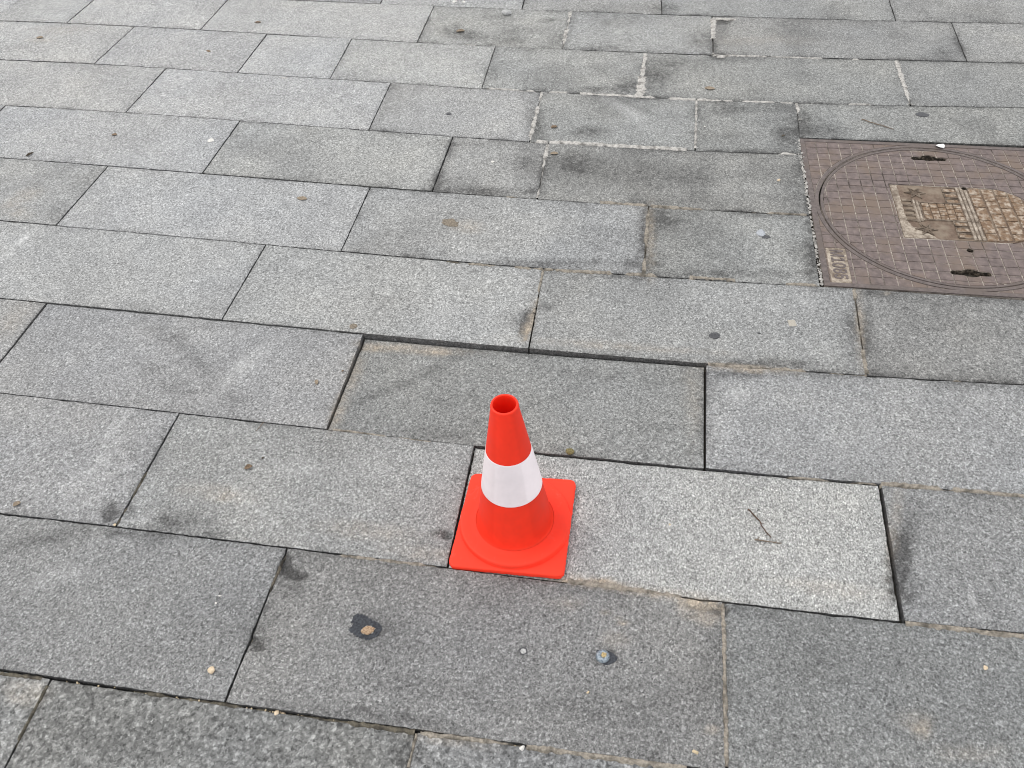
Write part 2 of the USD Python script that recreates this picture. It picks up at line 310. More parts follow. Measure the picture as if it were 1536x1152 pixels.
    ('tan', 0.234, (-1.7488,1.8313), (0.0313,0.0708), (0.0356,-0.0360)),
    ('tan', 0.234, (-1.7030,1.7711), (0.0383,0.0041), (0.0175,-0.0298)),
    ('tan', 0.172, (-1.4740,1.3510), (0.0164,0.0656), (0.0332,-0.0256)),
    ('tan', 0.234, (-0.9341,0.4824), (0.0448,0.0062), (0.0123,-0.0211)),
    ('tan', 0.702, (-0.2293,1.4608), (0.0126,-0.0024), (-0.0003,-0.0444)),
    ('tan', 0.468, (-0.2215,1.5205), (0.0080,-0.0011), (0.0007,-0.0464)),
    ('tan', 0.39, (0.0413,1.8381), (0.0137,0.0015), (0.0065,-0.1624)),
    ('tan', 0.39, (0.5323,1.5614), (0.0106,0.0024), (-0.0100,-0.1317)),
    ('tan', 0.117, (0.3738,3.0277), (0.1814,0.0150), (-0.0019,-0.0414)),
    ('tan', 0.234, (-0.2130,0.5049), (0.0739,0.0001), (0.0006,-0.0103)),
    ('tan', 0.156, (0.5830,0.5951), (0.0597,0.0083), (-0.0029,-0.0145)),
    ('tan', 0.156, (-2.2017,2.8996), (0.1557,0.0125), (0.0297,-0.0540)),
    ('tan', 0.312, (-2.2341,2.8127), (0.0512,0.0042), (0.0119,-0.0210)),
    ('tan', 0.39, (0.6092,1.6889), (0.0078,0.0009), (-0.0011,-0.0075)),
    ('dark', 0.2, (-0.3848,0.6594), (0.0252,0.0034), (0.0032,-0.0120)),
]
CHIPS = [
    (0.006, (-0.5620,0.7605), (0.0277,0.0004), (0.0029,-0.0121)),
    (0.006, (-0.5829,0.7804), (0.0111,0.0015), (0.0075,-0.0217)),
    (0.006, (-0.5816,0.6190), (0.0152,-0.0131), (-0.0062,-0.0072)),
    (0.008, (-0.2324,1.4837), (0.0159,-0.0022), (0.0012,-0.0586)),
    (0.005, (0.1793,0.7952), (0.0383,-0.0026), (-0.0020,-0.0131)),
    (0.005, (-0.3010,0.8805), (0.0115,-0.0031), (-0.0009,-0.0086)),
    (0.003, (-0.5117,1.3709), (0.1711,0.0033), (0.0021,-0.0108)),
    (0.004, (-0.9625,0.8363), (0.0118,0.0015), (0.0059,-0.0118)),
    (0.0, (1.1339,2.8950), (0.0021,0.0002), (-0.0011,-0.0047)),
    (0.004, (0.2510,3.1799), (0.0380,0.0030), (-0.0006,-0.0335)),
    (0.004, (0.2305,2.8940), (0.0312,0.0027), (-0.0004,-0.0295)),
]
MORTAR = [
    ('pale_mortar', 0.01, 0.9, (-0.0170,2.8929), (-0.0205,2.7239)),
    ('pale_mortar', 0.02, 1.0, (-0.0205,2.7239), (-0.0223,2.5806)),
    ('pale_mortar', 0.006, 0.7, (0.2105,2.9022), (0.8125,2.9098)),
    ('pale_mortar', 0.01, 0.9, (0.2060,2.8969), (0.2973,2.8997)),
    ('pale_mortar', 0.012, 1, (0.2154,3.1883), (0.2139,3.0250)),
    ('pale_mortar', 0.005, 0.6, (0.2139,3.0250), (0.2128,2.9074)),
    ('pale_mortar', 0.011, 1, (0.2107,3.1936), (0.2962,3.1891)),
    ('pale_mortar', 0.01, 0.95, (0.8125,2.9098), (0.8105,2.6153)),
    ('pale_mortar', 0.009, 0.75, (-0.3365,2.5913), (-0.3358,2.2988)),
    ('pale_mortar', 0.006, 0.55, (-0.5282,2.2877), (-0.3238,2.2847)),
    ('pale_mortar', 0.012, 0.95, (-0.3348,2.2913), (0.1300,2.2884)),
    ('pale_mortar', 0.007, 0.5, (0.1686,2.2885), (0.4591,2.2920)),
    ('pale_mortar', 0.006, 0.7, (-0.5206,2.6014), (-0.2564,2.5941)),
    ('pale_mortar', 0.01, 0.95, (-0.2132,2.5937), (0.1891,2.5872)),
    ('pale_mortar', 0.008, 0.75, (0.1891,2.5872), (0.5267,2.5931)),
    ('pale_mortar', 0.005, 0.6, (0.5271,2.5973), (0.7584,2.6104)),
    ('pale_mortar', 0.005, 0.9, (0.1579,2.5886), (0.1551,2.2945)),
    ('pale_mortar', 0.008, 0.9, (0.4660,2.5916), (0.4704,2.4898)),
    ('pale_mortar', 0.005, 0.2, (0.4704,2.4898), (0.4609,2.2922)),
    ('pale_mortar', 0.01, 0.8, (-0.3067,3.2052), (-0.3035,2.9042)),
    ('pale_mortar', 0.008, 0.8, (-0.2782,2.2741), (-0.2777,2.1896)),
    ('pale_mortar', 0.0045, 0.8, (-0.2777,2.1896), (-0.2740,1.9958)),
    ('sand_mortar', 0.005, 0.6, (-0.3595,1.9934), (-0.0920,1.9989)),
    ('sand_mortar', 0.009, 0.9, (-0.1008,1.9948), (0.1512,1.9900)),
    ('sand_mortar', 0.005, 0.6, (0.1512,1.9900), (0.4481,1.9939)),
    ('sand_mortar', 0.007, 0.9, (0.0319,1.9836), (0.0307,1.6946)),
    ('sand_mortar', 0.006, 0.6, (-0.4323,1.6882), (-0.1933,1.6880)),
    ('sand_mortar', 0.008, 0.85, (-0.1933,1.6880), (0.1530,1.6979)),
    ('sand_mortar', 0.006, 0.7, (0.1530,1.6979), (0.4558,1.7014)),
    ('sand_mortar', 0.0065, 0.85, (0.5349,1.6979), (0.5277,1.4073)),
    ('sand_mortar', 0.0045, 0.9, (-0.2182,1.6852), (-0.2215,1.5205)),
    ('sand_mortar', 0.007, 0.85, (0.1870,1.3976), (0.5275,1.4052)),
    ('sand_mortar', 0.0045, 0.4, (0.5275,1.4052), (0.8526,1.4142)),
    ('sand_mortar', 0.007, 0.95, (0.5149,1.1060), (0.6632,1.1088)),
    ('sand_mortar', 0.006, 0.8, (0.6632,1.1088), (0.7794,1.1094)),
    ('sand_mortar', 0.003, 0.5, (0.2478,1.1002), (0.5100,1.1071)),
    ('sand_mortar', 0.009, 0.95, (-0.0641,0.8152), (0.1376,0.8068)),
    ('sand_mortar', 0.007, 1, (0.5161,0.8083), (0.7074,0.8092)),
    ('sand_mortar', 0.0045, 1, (0.2103,0.8033), (0.2105,0.5219)),
    ('sand_mortar', 0.008, 1, (-0.0972,0.5126), (0.1502,0.5134)),
    ('sand_mortar', 0.006, 0.65, (-0.2679,0.5089), (-0.0972,0.5126)),
    ('sand_mortar', 0.0045, 0.6, (-0.5924,0.8082), (-0.2618,0.8114)),
    ('dirt_mortar', 0.005, 0.55, (-0.9994,0.5099), (-0.5934,0.5110)),
    ('dirt_mortar', 0.006, 0.7, (-0.5934,0.5110), (-0.2766,0.5088)),
    ('dirt_mortar', 0.003, 0.8, (-0.9077,0.4999), (-0.9080,0.3976)),
    ('sand_mortar', 0.003, 0.8, (-0.2740,0.5070), (-0.2744,0.4540)),
    ('sand_mortar', 0.004, 0.85, (-0.5926,1.1099), (-0.2863,1.0952)),
    ('dirt_mortar', 0.003, 0.3, (-0.2880,1.0896), (-0.2863,0.8152)),
    ('pale_mortar', 0.004, 0.4, (-0.7921,2.9156), (-0.5489,2.9043)),
    ('pale_mortar', 0.004, 0.7, (-0.5363,2.9001), (-0.5346,2.7498)),
    ('pale_mortar', 0.005, 0.3, (-1.1949,2.9365), (-1.0659,2.9252)),
    ('pale_mortar', 0.003, 0.3, (-1.2002,3.2276), (-0.8603,3.2225)),
    ('pale_mortar', 0.004, 0.5, (-1.2803,2.6075), (-1.1396,2.6105)),
    ('dirt_mortar', 0.003, 0.5, (-0.9390,1.1070), (-0.9399,0.8189)),
    ('dirt_mortar', 0.003, 0.6, (-0.5919,0.8068), (-0.5959,0.5174)),
    ('dirt_mortar', 0.003, 0.3, (-0.9569,1.7001), (-0.9634,1.4152)),
    ('dirt_mortar', 0.003, 0.4, (-0.7021,1.7111), (-0.4148,1.6874)),
    ('pale_mortar', 0.003, 0.4, (-0.6516,2.2834), (-0.5687,2.2838)),
]
# ------------------------------------------------------------------ materials
def granite(name, fine=1.0, contrast=1.0, streak=0.0, rough=0.72):
    """speckled granite; 'tone' (per slab) is its colour, 'stain' (per vertex) its dirt, scuffs and sand, on the sides shade and dirt together"""
    n = {
        'geo': ('geometry', {}), 'oi': ('object_info', {}),
        'offs': ('vector_math', {'math_type': 'scale', 'vector1': (37.0, 91.0, 13.0)}),
        'p': ('vector_math', {'math_type': 'add'}),
        'warpn': ('noise_texture', {'scale': 150.0, 'detail': 1.0}),
        'warp': ('vector_math', {'math_type': 'multiply_add', 'vector2': (0.004, 0.004, 0.004)}),
        'ps': ('mapping', {'mapping_type': 'point', 'scale': (1.0, 1.0 - 0.45 * streak, 1.0)}),
        'n1': ('noise_texture', {'scale': 170.0 * fine, 'detail': 3.0, 'roughness': 0.7}),
        'v1': ('voronoi_texture', {'feature': 'f1', 'scale': 250.0 * fine}), 'v1r': ('rgb_to_bw', {}),
        'v2': ('voronoi_texture', {'feature': 'f1', 'scale': 480.0 * fine}), 'v2r': ('rgb_to_bw', {}),
        'n1m': ('map_range', {'from_min': 0.3, 'from_max': 0.7, 'clamp': True}),
        'g1': ('math', {'math_type': 'multiply', 'value2': 0.34}),
        'g2': ('math', {'math_type': 'multiply_add', 'value2': 0.34}),
        'g3': ('math', {'math_type': 'multiply_add', 'value2': 0.32}),
        'gm': ('rgb_ramp', {'ramp': [(0.0, (max(.06, 1 - contrast * .9),) * 3), (0.25, (max(.08, 1 - contrast * .62),) * 3), (0.46, (1 - contrast * .13,) * 3), (0.60, (1 + contrast * .25,) * 3), (0.74, (1 + contrast * .95,) * 3), (0.86, (1 + contrast * 1.5,) * 3), (1.0, (1 + contrast * 3.0,) * 3)]}),
        'm1': ('noise_texture', {'scale': 5.0, 'detail': 5.0, 'roughness': 0.62}),
        'm1r': ('rgb_ramp', {'ramp': [(0.25, (0.85, 0.85, 0.855)), (0.5, (1.0, 1.0, 1.0)), (0.75, (1.13, 1.12, 1.10))]}),
        'm2': ('noise_texture', {'scale': 34.0, 'detail': 4.0, 'roughness': 0.65}),
        'm2r': ('rgb_ramp', {'ramp': [(0.28, (0.90, 0.90, 0.90)), (0.72, (1.09, 1.09, 1.09))]}),
        'hue': ('noise_texture', {'scale': 2.3, 'detail': 3.0}),
        'huer': ('rgb_ramp', {'ramp': [(0.3, (0.99, 0.997, 1.012)), (0.7, (1.012, 1.0, 0.983))]}),
        'tone': ('attribute', {'attribute': 'tone'}),
        'c1': ('mix', {'mix_type': 'multiply', 'fac': 1.0}), 'c2': ('mix', {'mix_type': 'multiply', 'fac': 1.0}),
        'c3': ('mix', {'mix_type': 'multiply', 'fac': 1.0}), 'c4': ('mix', {'mix_type': 'multiply', 'fac': 1.0}),
        'stain': ('attribute', {'attribute': 'stain'}), 'ss': ('separate_color', {}),
        'sn': ('noise_texture', {'scale': 60.0, 'detail': 6.0, 'roughness': 0.7}),
        'snm': ('map_range', {'from_min': 0.3, 'from_max': 0.7, 'to_min': 0.2, 'to_max': 1.6}),
        'dk': ('math', {'math_type': 'multiply', 'use_clamp': True}),
        'dkc': ('mix', {'mix_type': 'multiply', 'fac': 1.0, 'color2': (0.34, 0.335, 0.335)}),
        'c5': ('mix', {}),
        'pg': ('math', {'math_type': 'multiply', 'value2': 0.8}), 'pgn': ('math', {'math_type': 'multiply', 'use_clamp': True}),
        'palc': ('mix', {'mix_type': 'multiply', 'fac': 0.6, 'color1': (0.46, 0.46, 0.455)}), 'c6': ('mix', {}),
        'tg': ('math', {'math_type': 'multiply', 'use_clamp': True}),
        'tanc': ('mix', {'mix_type': 'multiply', 'fac': 0.7, 'color1': (0.36, 0.305, 0.24)}), 'c7': ('mix', {}),
        'bmp': ('bump', {'strength': 0.55, 'distance': 0.0012}),
        'b': ('principled_bsdf', {'roughness': rough, 'specular_ior_level': 0.38}),
    }
    l = [('oi.random', 'offs.scale'), ('geo.position', 'p.vector1'), ('offs.vector', 'p.vector2'),
         ('p.vector', 'warpn.vector'), ('warpn.color', 'warp.vector1'), ('p.vector', 'warp.vector3'),
         ('warp.vector', 'ps.vector'),
         ('ps.vector', 'n1.vector'), ('ps.vector', 'v1.vector'), ('ps.vector', 'v2.vector'), ('v1.color', 'v1r.color'), ('v2.color', 'v2r.color'),
         ('n1.fac', 'n1m.value'), ('n1m.result', 'g1.value1'), ('v2r.val', 'g2.value1'), ('g1.value', 'g2.value3'), ('v1r.val', 'g3.value1'), ('g2.value', 'g3.value3'), ('g3.value', 'gm.fac'),
         ('p.vector', 'm1.vector'), ('m1.fac', 'm1r.fac'), ('p.vector', 'm2.vector'), ('m2.fac', 'm2r.fac'), ('p.vector', 'hue.vector'), ('hue.fac', 'huer.fac'),
         ('tone.color', 'c1.color1'), ('gm.color', 'c1.color2'), ('c1.color', 'c2.color1'), ('m1r.color', 'c2.color2'), ('c2.color', 'c3.color1'), ('m2r.color', 'c3.color2'), ('c3.color', 'c4.color1'), ('huer.color', 'c4.color2'),
         ('stain.color', 'ss.color'), ('p.vector', 'sn.vector'), ('sn.fac', 'snm.value'),
         ('ss.r', 'dk.value1'), ('snm.result', 'dk.value2'), ('c4.color', 'dkc.color1'), ('c4.color', 'c5.color1'), ('dkc.color', 'c5.color2'), ('dk.value', 'c5.fac'),
         ('ss.g', 'pg.value1'), ('pg.value', 'pgn.value1'), ('snm.result', 'pgn.value2'), ('gm.color', 'palc.color2'), ('c5.color', 'c6.color1'), ('palc.color', 'c6.color2'), ('pgn.value', 'c6.fac'),
         ('ss.b', 'tg.value1'), ('snm.result', 'tg.value2'), ('gm.color', 'tanc.color2'), ('c6.color', 'c7.color1'), ('tanc.color', 'c7.color2'), ('tg.value', 'c7.fac'),
         ('g3.value', 'bmp.height'), ('bmp.normal', 'b.normal'), ('c7.color', 'b.base_color')]
    return usdkit.material(stage, '/World/Looks/' + name, n, l, surface='b.BSDF')
granite('worn_granite', fine=1.2, contrast=1.0)
granite('coarse_granite', fine=0.62, contrast=1.05)
granite('fresh_granite', fine=1.75, contrast=1.1, streak=0.6)

def speckled(name, c1, c2, scale, c3=None, scale2=None, rough=0.85, bump=0.0015, spec=0.3, metallic=0.0, detail=5.0):
    n = {'geo': ('geometry', {}), 'a': ('noise_texture', {'scale': scale, 'detail': detail, 'roughness': 0.68}),
         'r': ('rgb_ramp', {'ramp': [(0.32, c1), (0.68, c2)]}), 'bmp': ('bump', {'strength': 0.6, 'distance': bump}),
         'b': ('principled_bsdf', {'roughness': rough, 'specular_ior_level': spec, 'metallic': metallic})}
    l = [('geo.position', 'a.vector'), ('a.fac', 'r.fac'), ('a.fac', 'bmp.height'), ('bmp.normal', 'b.normal')]
    if c3 is None: l.append(('r.color', 'b.base_color'))
    else:
        n.update({'a2': ('noise_texture', {'scale': scale2, 'detail': 4.0, 'roughness': 0.6}), 'f2': ('map_range', {'from_min': 0.47, 'from_max': 0.66, 'clamp': True}), 'm': ('mix', {'color2': c3})})
        l += [('geo.position', 'a2.vector'), ('a2.fac', 'f2.value'), ('f2.result', 'm.fac'), ('r.color', 'm.color1'), ('m.color', 'b.base_color')]
    return usdkit.material(stage, '/World/Looks/' + name, n, l, surface='b.BSDF')
speckled('bedding_soil', (0.02, 0.018, 0.015), (0.085, 0.075, 0.06), 160)
speckled('pale_mortar', (0.27, 0.257, 0.24), (0.63, 0.605, 0.57), 210, (0.17, 0.162, 0.15), 48, bump=0.003)
speckled('sand_mortar', (0.155, 0.135, 0.11), (0.39, 0.35, 0.295), 210, (0.09, 0.08, 0.066), 45, bump=0.003)
speckled('dirt_mortar', (0.045, 0.04, 0.03), (0.17, 0.15, 0.115), 170, (0.03, 0.027, 0.022), 45, bump=0.003)
speckled('cast_iron', (0.088, 0.067, 0.062), (0.190, 0.147, 0.136), 60, (0.155, 0.113, 0.088), 9, rough=0.62, bump=0.0008, spec=0.45)
speckled('rim_iron', (0.075, 0.060, 0.056), (0.160, 0.130, 0.121), 80, (0.115, 0.09, 0.078), 14, rough=0.6, bump=0.0008, spec=0.4)
speckled('groove_dust', (0.15, 0.125, 0.108), (0.56, 0.50, 0.44), 120, (0.055, 0.045, 0.041), 8.5, bump=0.001)
speckled('rusty_panel', (0.105, 0.072, 0.053), (0.200, 0.146, 0.110), 90, (0.235, 0.190, 0.145), 17, bump=0.001)
speckled('rusty_brick', (0.110, 0.068, 0.042), (0.250, 0.170, 0.110), 110, (0.40, 0.335, 0.27), 75, bump=0.001)
speckled('panel_ridge', (0.060, 0.045, 0.035), (0.160, 0.120, 0.088), 120, (0.26, 0.21, 0.165), 40, bump=0.001)
speckled('panel_dust', (0.16, 0.124, 0.094), (0.50, 0.435, 0.36), 140, (0.14, 0.108, 0.083), 30, bump=0.001)
speckled('pit_dirt_shade', (0.010, 0.008, 0.006), (0.045, 0.035, 0.026), 160, (0.16, 0.13, 0.10), 150)

def plastic(name, col, rough, spec=0.45, bump=0.15, scale=900.0, dirt=None, glow=0.0, scuff=0.0):
    """moulded plastic: faint mottling, scuffs and grime; glow is how much daylight passes through its thin wall"""
    n = {'geo': ('geometry', {}), 'a': ('noise_texture', {'scale': scale, 'detail': 2.0}), 'bmp': ('bump', {'strength': bump, 'distance': 0.0004}),
         'a2': ('noise_texture', {'scale': 28.0, 'detail': 6.0, 'roughness': 0.7}), 'r': ('rgb_ramp', {'ramp': [(0.35, tuple(np.array(col) * 0.93)), (0.6, col), (0.82, dirt or tuple(np.array(col) * 1.04))]}),
         'ms': ('mapping', {'mapping_type': 'point', 'rotation': (0.4, 0.9, 0.6), 'scale': (60.0, 9.0, 60.0)}), 'sc': ('noise_texture', {'scale': 3.0, 'detail': 5.0, 'roughness': 0.75}), 'scm': ('map_range', {'from_min': 0.60, 'from_max': 0.78, 'to_max': scuff, 'clamp': True}),
         'm': ('mix', {'color2': (0.30, 0.14, 0.11)}), 'rm': ('map_range', {'from_min': 0.3, 'from_max': 0.7, 'to_min': rough - .08, 'to_max': rough + .12}),
         'b': ('principled_bsdf', {'specular_ior_level': spec}), 't': ('translucent_bsdf', {}), 'x': ('mix_closure', {'fac': glow})}
    usdkit.material(stage, '/World/Looks/' + name, n, [('geo.position', 'a.vector'), ('a.fac', 'bmp.height'), ('bmp.normal', 'b.normal'), ('geo.position', 'a2.vector'), ('a2.fac', 'r.fac'), ('geo.position', 'ms.vector'), ('ms.vector', 'sc.vector'), ('sc.fac', 'scm.value'),
        ('r.color', 'm.color1'), ('scm.result', 'm.fac'), ('m.color', 'b.base_color'), ('a2.fac', 'rm.value'), ('rm.result', 'b.roughness'), ('r.color', 't.color'), ('b.BSDF', 'x.closure1'), ('t.BSDF', 'x.closure2')], surface='x.closure')
plastic('cone_plastic', (0.97, 0.050, 0.020), 0.48, glow=0.22, scuff=0.10, spec=0.3)
plastic('base_plastic', (0.94, 0.046, 0.020), 0.62, bump=0.5, scale=650.0, dirt=(0.84, 0.10, 0.07), scuff=0.22, spec=0.25)
plastic('reflective_film', (0.83, 0.75, 0.765), 0.42, bump=0.05, dirt=(0.76, 0.68, 0.69), scuff=0.10)
def plain(name, c1, c2, scale=300.0, rough=0.7, spec=0.35, metallic=0.0, bump=0.0006):
    speckled(name, c1, c2, scale, rough=rough, spec=spec, metallic=metallic, bump=bump)
plain('beige_stone', (0.48, 0.37, 0.25), (0.72, 0.60, 0.44)); plain('white_stone', (0.50, 0.485, 0.455), (0.74, 0.72, 0.68))
plain('tan_stone', (0.42, 0.33, 0.21), (0.64, 0.53, 0.36)); plain('grey_stone', (0.25, 0.25, 0.25), (0.52, 0.52, 0.51))
plain('twig_bark', (0.04, 0.023, 0.016), (0.13, 0.075, 0.05), 400); plain('grey_twig', (0.08, 0.06, 0.045), (0.24, 0.19, 0.145), 400)
plain('dry_leaf', (0.085, 0.058, 0.036), (0.27, 0.19, 0.125), 300); plain('pale_leaf', (0.14, 0.108, 0.075), (0.36, 0.29, 0.215), 300)
plain('dark_leaf', (0.035, 0.028, 0.02), (0.11, 0.085, 0.055), 240); plain('moss', (0.05, 0.045, 0.018), (0.30, 0.25, 0.11), 500, bump=0.003)
plain('old_gum', (0.035, 0.036, 0.04), (0.10, 0.10, 0.105), 260, rough=0.55); plain('brown_gum', (0.06, 0.05, 0.04), (0.30, 0.25, 0.19), 300)
plain('pale_gum', (0.24, 0.255, 0.28), (0.46, 0.48, 0.51), 300); plain('white_paper', (0.66, 0.65, 0.64), (0.80, 0.79, 0.78), 90)
plain('black_resin', (0.018, 0.020, 0.025), (0.075, 0.08, 0.09), 330, rough=0.8, spec=0.2); plain('bolt_steel', (0.10, 0.13, 0.17), (0.42, 0.47, 0.50), 330, rough=0.48, metallic=0.6)
plain('brass_core', (0.15, 0.085, 0.02), (0.62, 0.50, 0.27), 420, rough=0.5, metallic=0.3); plain('rust_core', (0.13, 0.065, 0.03), (0.52, 0.38, 0.25), 420)
plain('tan_sticker', (0.31, 0.285, 0.245), (0.44, 0.405, 0.35), 300)
# ------------------------------------------------------------------ ground and pavement
rng = random.Random(7); nrng = np.random.default_rng(7)
g = 60.0
ground = obj('ground', ([[-g, -g, -.02], [g, -g, -.02], [g, g, -.02], [-g, g, -.02]], [[0, 1, 2, 3]]), 'bedding_soil', smooth=False); tag(ground, kind='structure')
pavement = xform('pavement'); tag(pavement, kind='structure'); PV = pavement.GetPath()

def line_y(k, x):
    x = np.asarray(x, float)
    if k in ROW_LINES:
        lo, hi, p = ROW_LINES[k]; return np.polyval(p, np.clip(x, lo, hi))
    if k < 0: return line_y(0, x) + k * 0.2975
    return line_y(9, x) + (k - 9) * 0.3075

MH_C, MH_ROT, MH_HALF = np.array([0.803, 2.050]), 0.8, 0.340
def mh_world(p):
    a = math.radians(MH_ROT); p = np.asarray(p, float)
    return np.stack([MH_C[0] + p[..., 0] * math.cos(a) - p[..., 1] * math.sin(a), MH_C[1] + p[..., 0] * math.sin(a) + p[..., 1] * math.cos(a)], -1)

SLABS = []                                                        # (footprint, height function) for things that lie on the slabs
def ellipse_r(P, c, u, w):
    d = P - np.asarray(c); det = u[0] * w[1] - u[1] * w[0]
    a = (d[:, 0] * w[1] - d[:, 1] * w[0]) / det; b = (u[0] * d[:, 1] - u[1] * d[:, 0]) / det
    return np.sqrt(a * a + b * b)
CH = {'dark': 0, 'pale': 1, 'tan': 2}

def slab(row, xs_far, xs_near, tone, z=(0, 0, 0, 0), gaps=(.003, .003, .003, .003), edge=0.15, step=0.012, mat='worn_granite', cut_near=None, cut_far=None, contrast=None):
    """xs_far, xs_near: (left, right) x along the far and the near joint; z: heights of the far left, far right, near right, near left corner; gaps: far, right, near, left"""
    gf, gr, gn, gl = gaps
    L = xs_near[1] - xs_near[0]; W = 0.29
    e = [0, .0028] if step < .05 else [0]
    nu, nv = max(2, int(L / step)), max(2, int(W / step))
    us = np.unique(np.concatenate([np.array(e) / L, np.linspace(.010 / L if step < .05 else 0, 1 - (.010 / L if step < .05 else 0), nu), 1 - np.array(e) / L]))
    vs = np.unique(np.concatenate([np.array(e) / W, np.linspace(.010 / W if step < .05 else 0, 1 - (.010 / W if step < .05 else 0), nv), 1 - np.array(e) / W]))
    U, V = np.meshgrid(us, vs)                                    # rows run near -> far
    xl = xs_near[0] + gl + V * (xs_far[0] - xs_near[0]); xr = xs_near[1] - gr + V * (xs_far[1] - xs_near[1])
    X = xl + U * (xr - xl)
    yn = (line_y(row, X) if cut_near is None else cut_near(X)) + gn
    yf = (line_y(row + 1, X) if cut_far is None else cut_far(X)) - gf
    Y = yn + V * (yf - yn)
    P = np.stack([X.ravel(), Y.ravel()], -1)
    zc = lambda u, v: (z[3] * (1 - u) + z[2] * u) * (1 - v) + (z[0] * (1 - u) + z[1] * u) * v
    Z = zc(U, V).ravel()
    d4 = np.stack([U.ravel() * L, (1 - U.ravel()) * L, V.ravel() * W, (1 - V.ravel()) * W], -1); dist = d4.min(1)
    stain = np.zeros((len(P), 3))
    if step < .05:
        q = np.c_[P, np.full(len(P), 0.37 * row)]
        nf = meshkit.fbm(q * 90, 3, 5); nl = meshkit.fbm(q * 14, 3, 9)
        Z = Z + .0009 * (meshkit.fbm(q * 9, 3, 3) - .5) + .0006 * (nf - .5) * (dist > .001)
        wear = np.exp(-dist / .0022); Z = Z - (.0007 + .0022 * np.clip(nf - .35, 0, 1) + .004 * np.clip(meshkit.fbm(q * 30, 2, 21) - .62, 0, 1) * 3) * wear * 1.0
        jit = (meshkit.noise(q * 140, 31) - .5) * .0018 * (dist < .001)
        cx, cy = X.mean(), Y.mean(); P[:, 0] -= jit * np.sign(P[:, 0] - cx) * (d4[:, :2].min(1) < .001); P[:, 1] -= jit * np.sign(P[:, 1] - cy) * (d4[:, 2:].min(1) < .001)
        stain[:, 0] += edge * 1.25 * np.exp(-dist / .017) * np.clip((nl - .30) * 2.8, 0, 1.4) + edge * .9 * np.clip((meshkit.fbm(q * 6, 3, 17) - .52) * 3.2, 0, .6)
        stain[:, 0] += .25 * np.exp(-dist / .006) * np.clip((nl - .38) * 3, 0, 1)
        for kind, s, c, u, w in STAINS:
            if abs(c[0] - cx) > L or abs(c[1] - cy) > .45: continue
            r = ellipse_r(P, c, u, w) + (nl - .5) * 1.1 + (nf - .5) * .6
            stain[:, CH[kind]] += s * np.clip(1.35 - r, 0, 1) ** 1.3 if s < .9 else s * np.clip((1.25 - r) * 1.8, 0, 1)
        for dp, c, u, w in CHIPS:
            if abs(c[0] - cx) > L or abs(c[1] - cy) > .4: continue
            r = ellipse_r(P, c, u, w) + (nf - .5) * .6
            Z = Z - dp * np.clip((1.15 - r) * 2.2, 0, 1); stain[:, 0] += (.75 if dp > .0035 else .2) * np.clip((1.2 - r) * 2.0, 0, 1)
    top = np.c_[P, Z]; nrow, ncol = U.shape; idx = np.arange(nrow * ncol).reshape(U.shape)
    a, b, c_, d_ = idx[:-1, :-1].ravel(), idx[:-1, 1:].ravel(), idx[1:, 1:].ravel(), idx[1:, :-1].ravel()
    faces = [np.c_[a, b, c_], np.c_[a, c_, d_]]; verts = [top]; stains = [stain]; n0 = len(top)
    for loop in (idx[0, :], idx[:, -1], idx[-1, ::-1], idx[::-1, 0]):   # each side has corners of its own, so its edge stays crisp
        t = top[loop]; bt = t.copy(); bt[:, 2] = -.06; m = len(loop)
        verts += [t, bt]; sd = stain[loop].copy(); sd[:, 0] = 1.6; stains += [sd, sd]  # sides darkened all over: joint shade painted in along with the grime
        i = n0 + np.arange(m - 1); faces += [np.c_[i, i + m, i + m + 1], np.c_[i, i + m + 1, i + 1]]; n0 += 2 * m
    m = obj('paving_slab', (np.vstack(verts), np.vstack(faces)), mat, PV, smooth=True)
    pa = UsdGeom.PrimvarsAPI(m)
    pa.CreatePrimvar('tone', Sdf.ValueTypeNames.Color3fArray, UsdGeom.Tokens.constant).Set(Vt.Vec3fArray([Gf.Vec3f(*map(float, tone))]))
    pa.CreatePrimvar('stain', Sdf.ValueTypeNames.Color3fArray, UsdGeom.Tokens.vertex).Set(Vt.Vec3fArray.FromNumpy(np.clip(np.vstack(stains), 0, 1.7).astype(np.float32)))
    foot = Polygon([(X[0, 0], Y[0, 0]), (X[0, -1], Y[0, -1]), (X[-1, -1], Y[-1, -1]), (X[-1, 0], Y[-1, 0])])
    SLABS.append((foot, (X[0, 0], X[0, -1], Y[0].mean(), Y[-1].mean()), z))
    return m
def top_z(x, y):
    for foot, (x0, x1, y0, y1), z in SLABS:
        if foot.contains(Point(x, y)):
            u, v = (x - x0) / (x1 - x0), (y - y0) / (y1 - y0)
            return float((z[3] * (1 - u) + z[2] * u) * (1 - v) + (z[0] * (1 - u) + z[1] * u) * v)
    return -.008

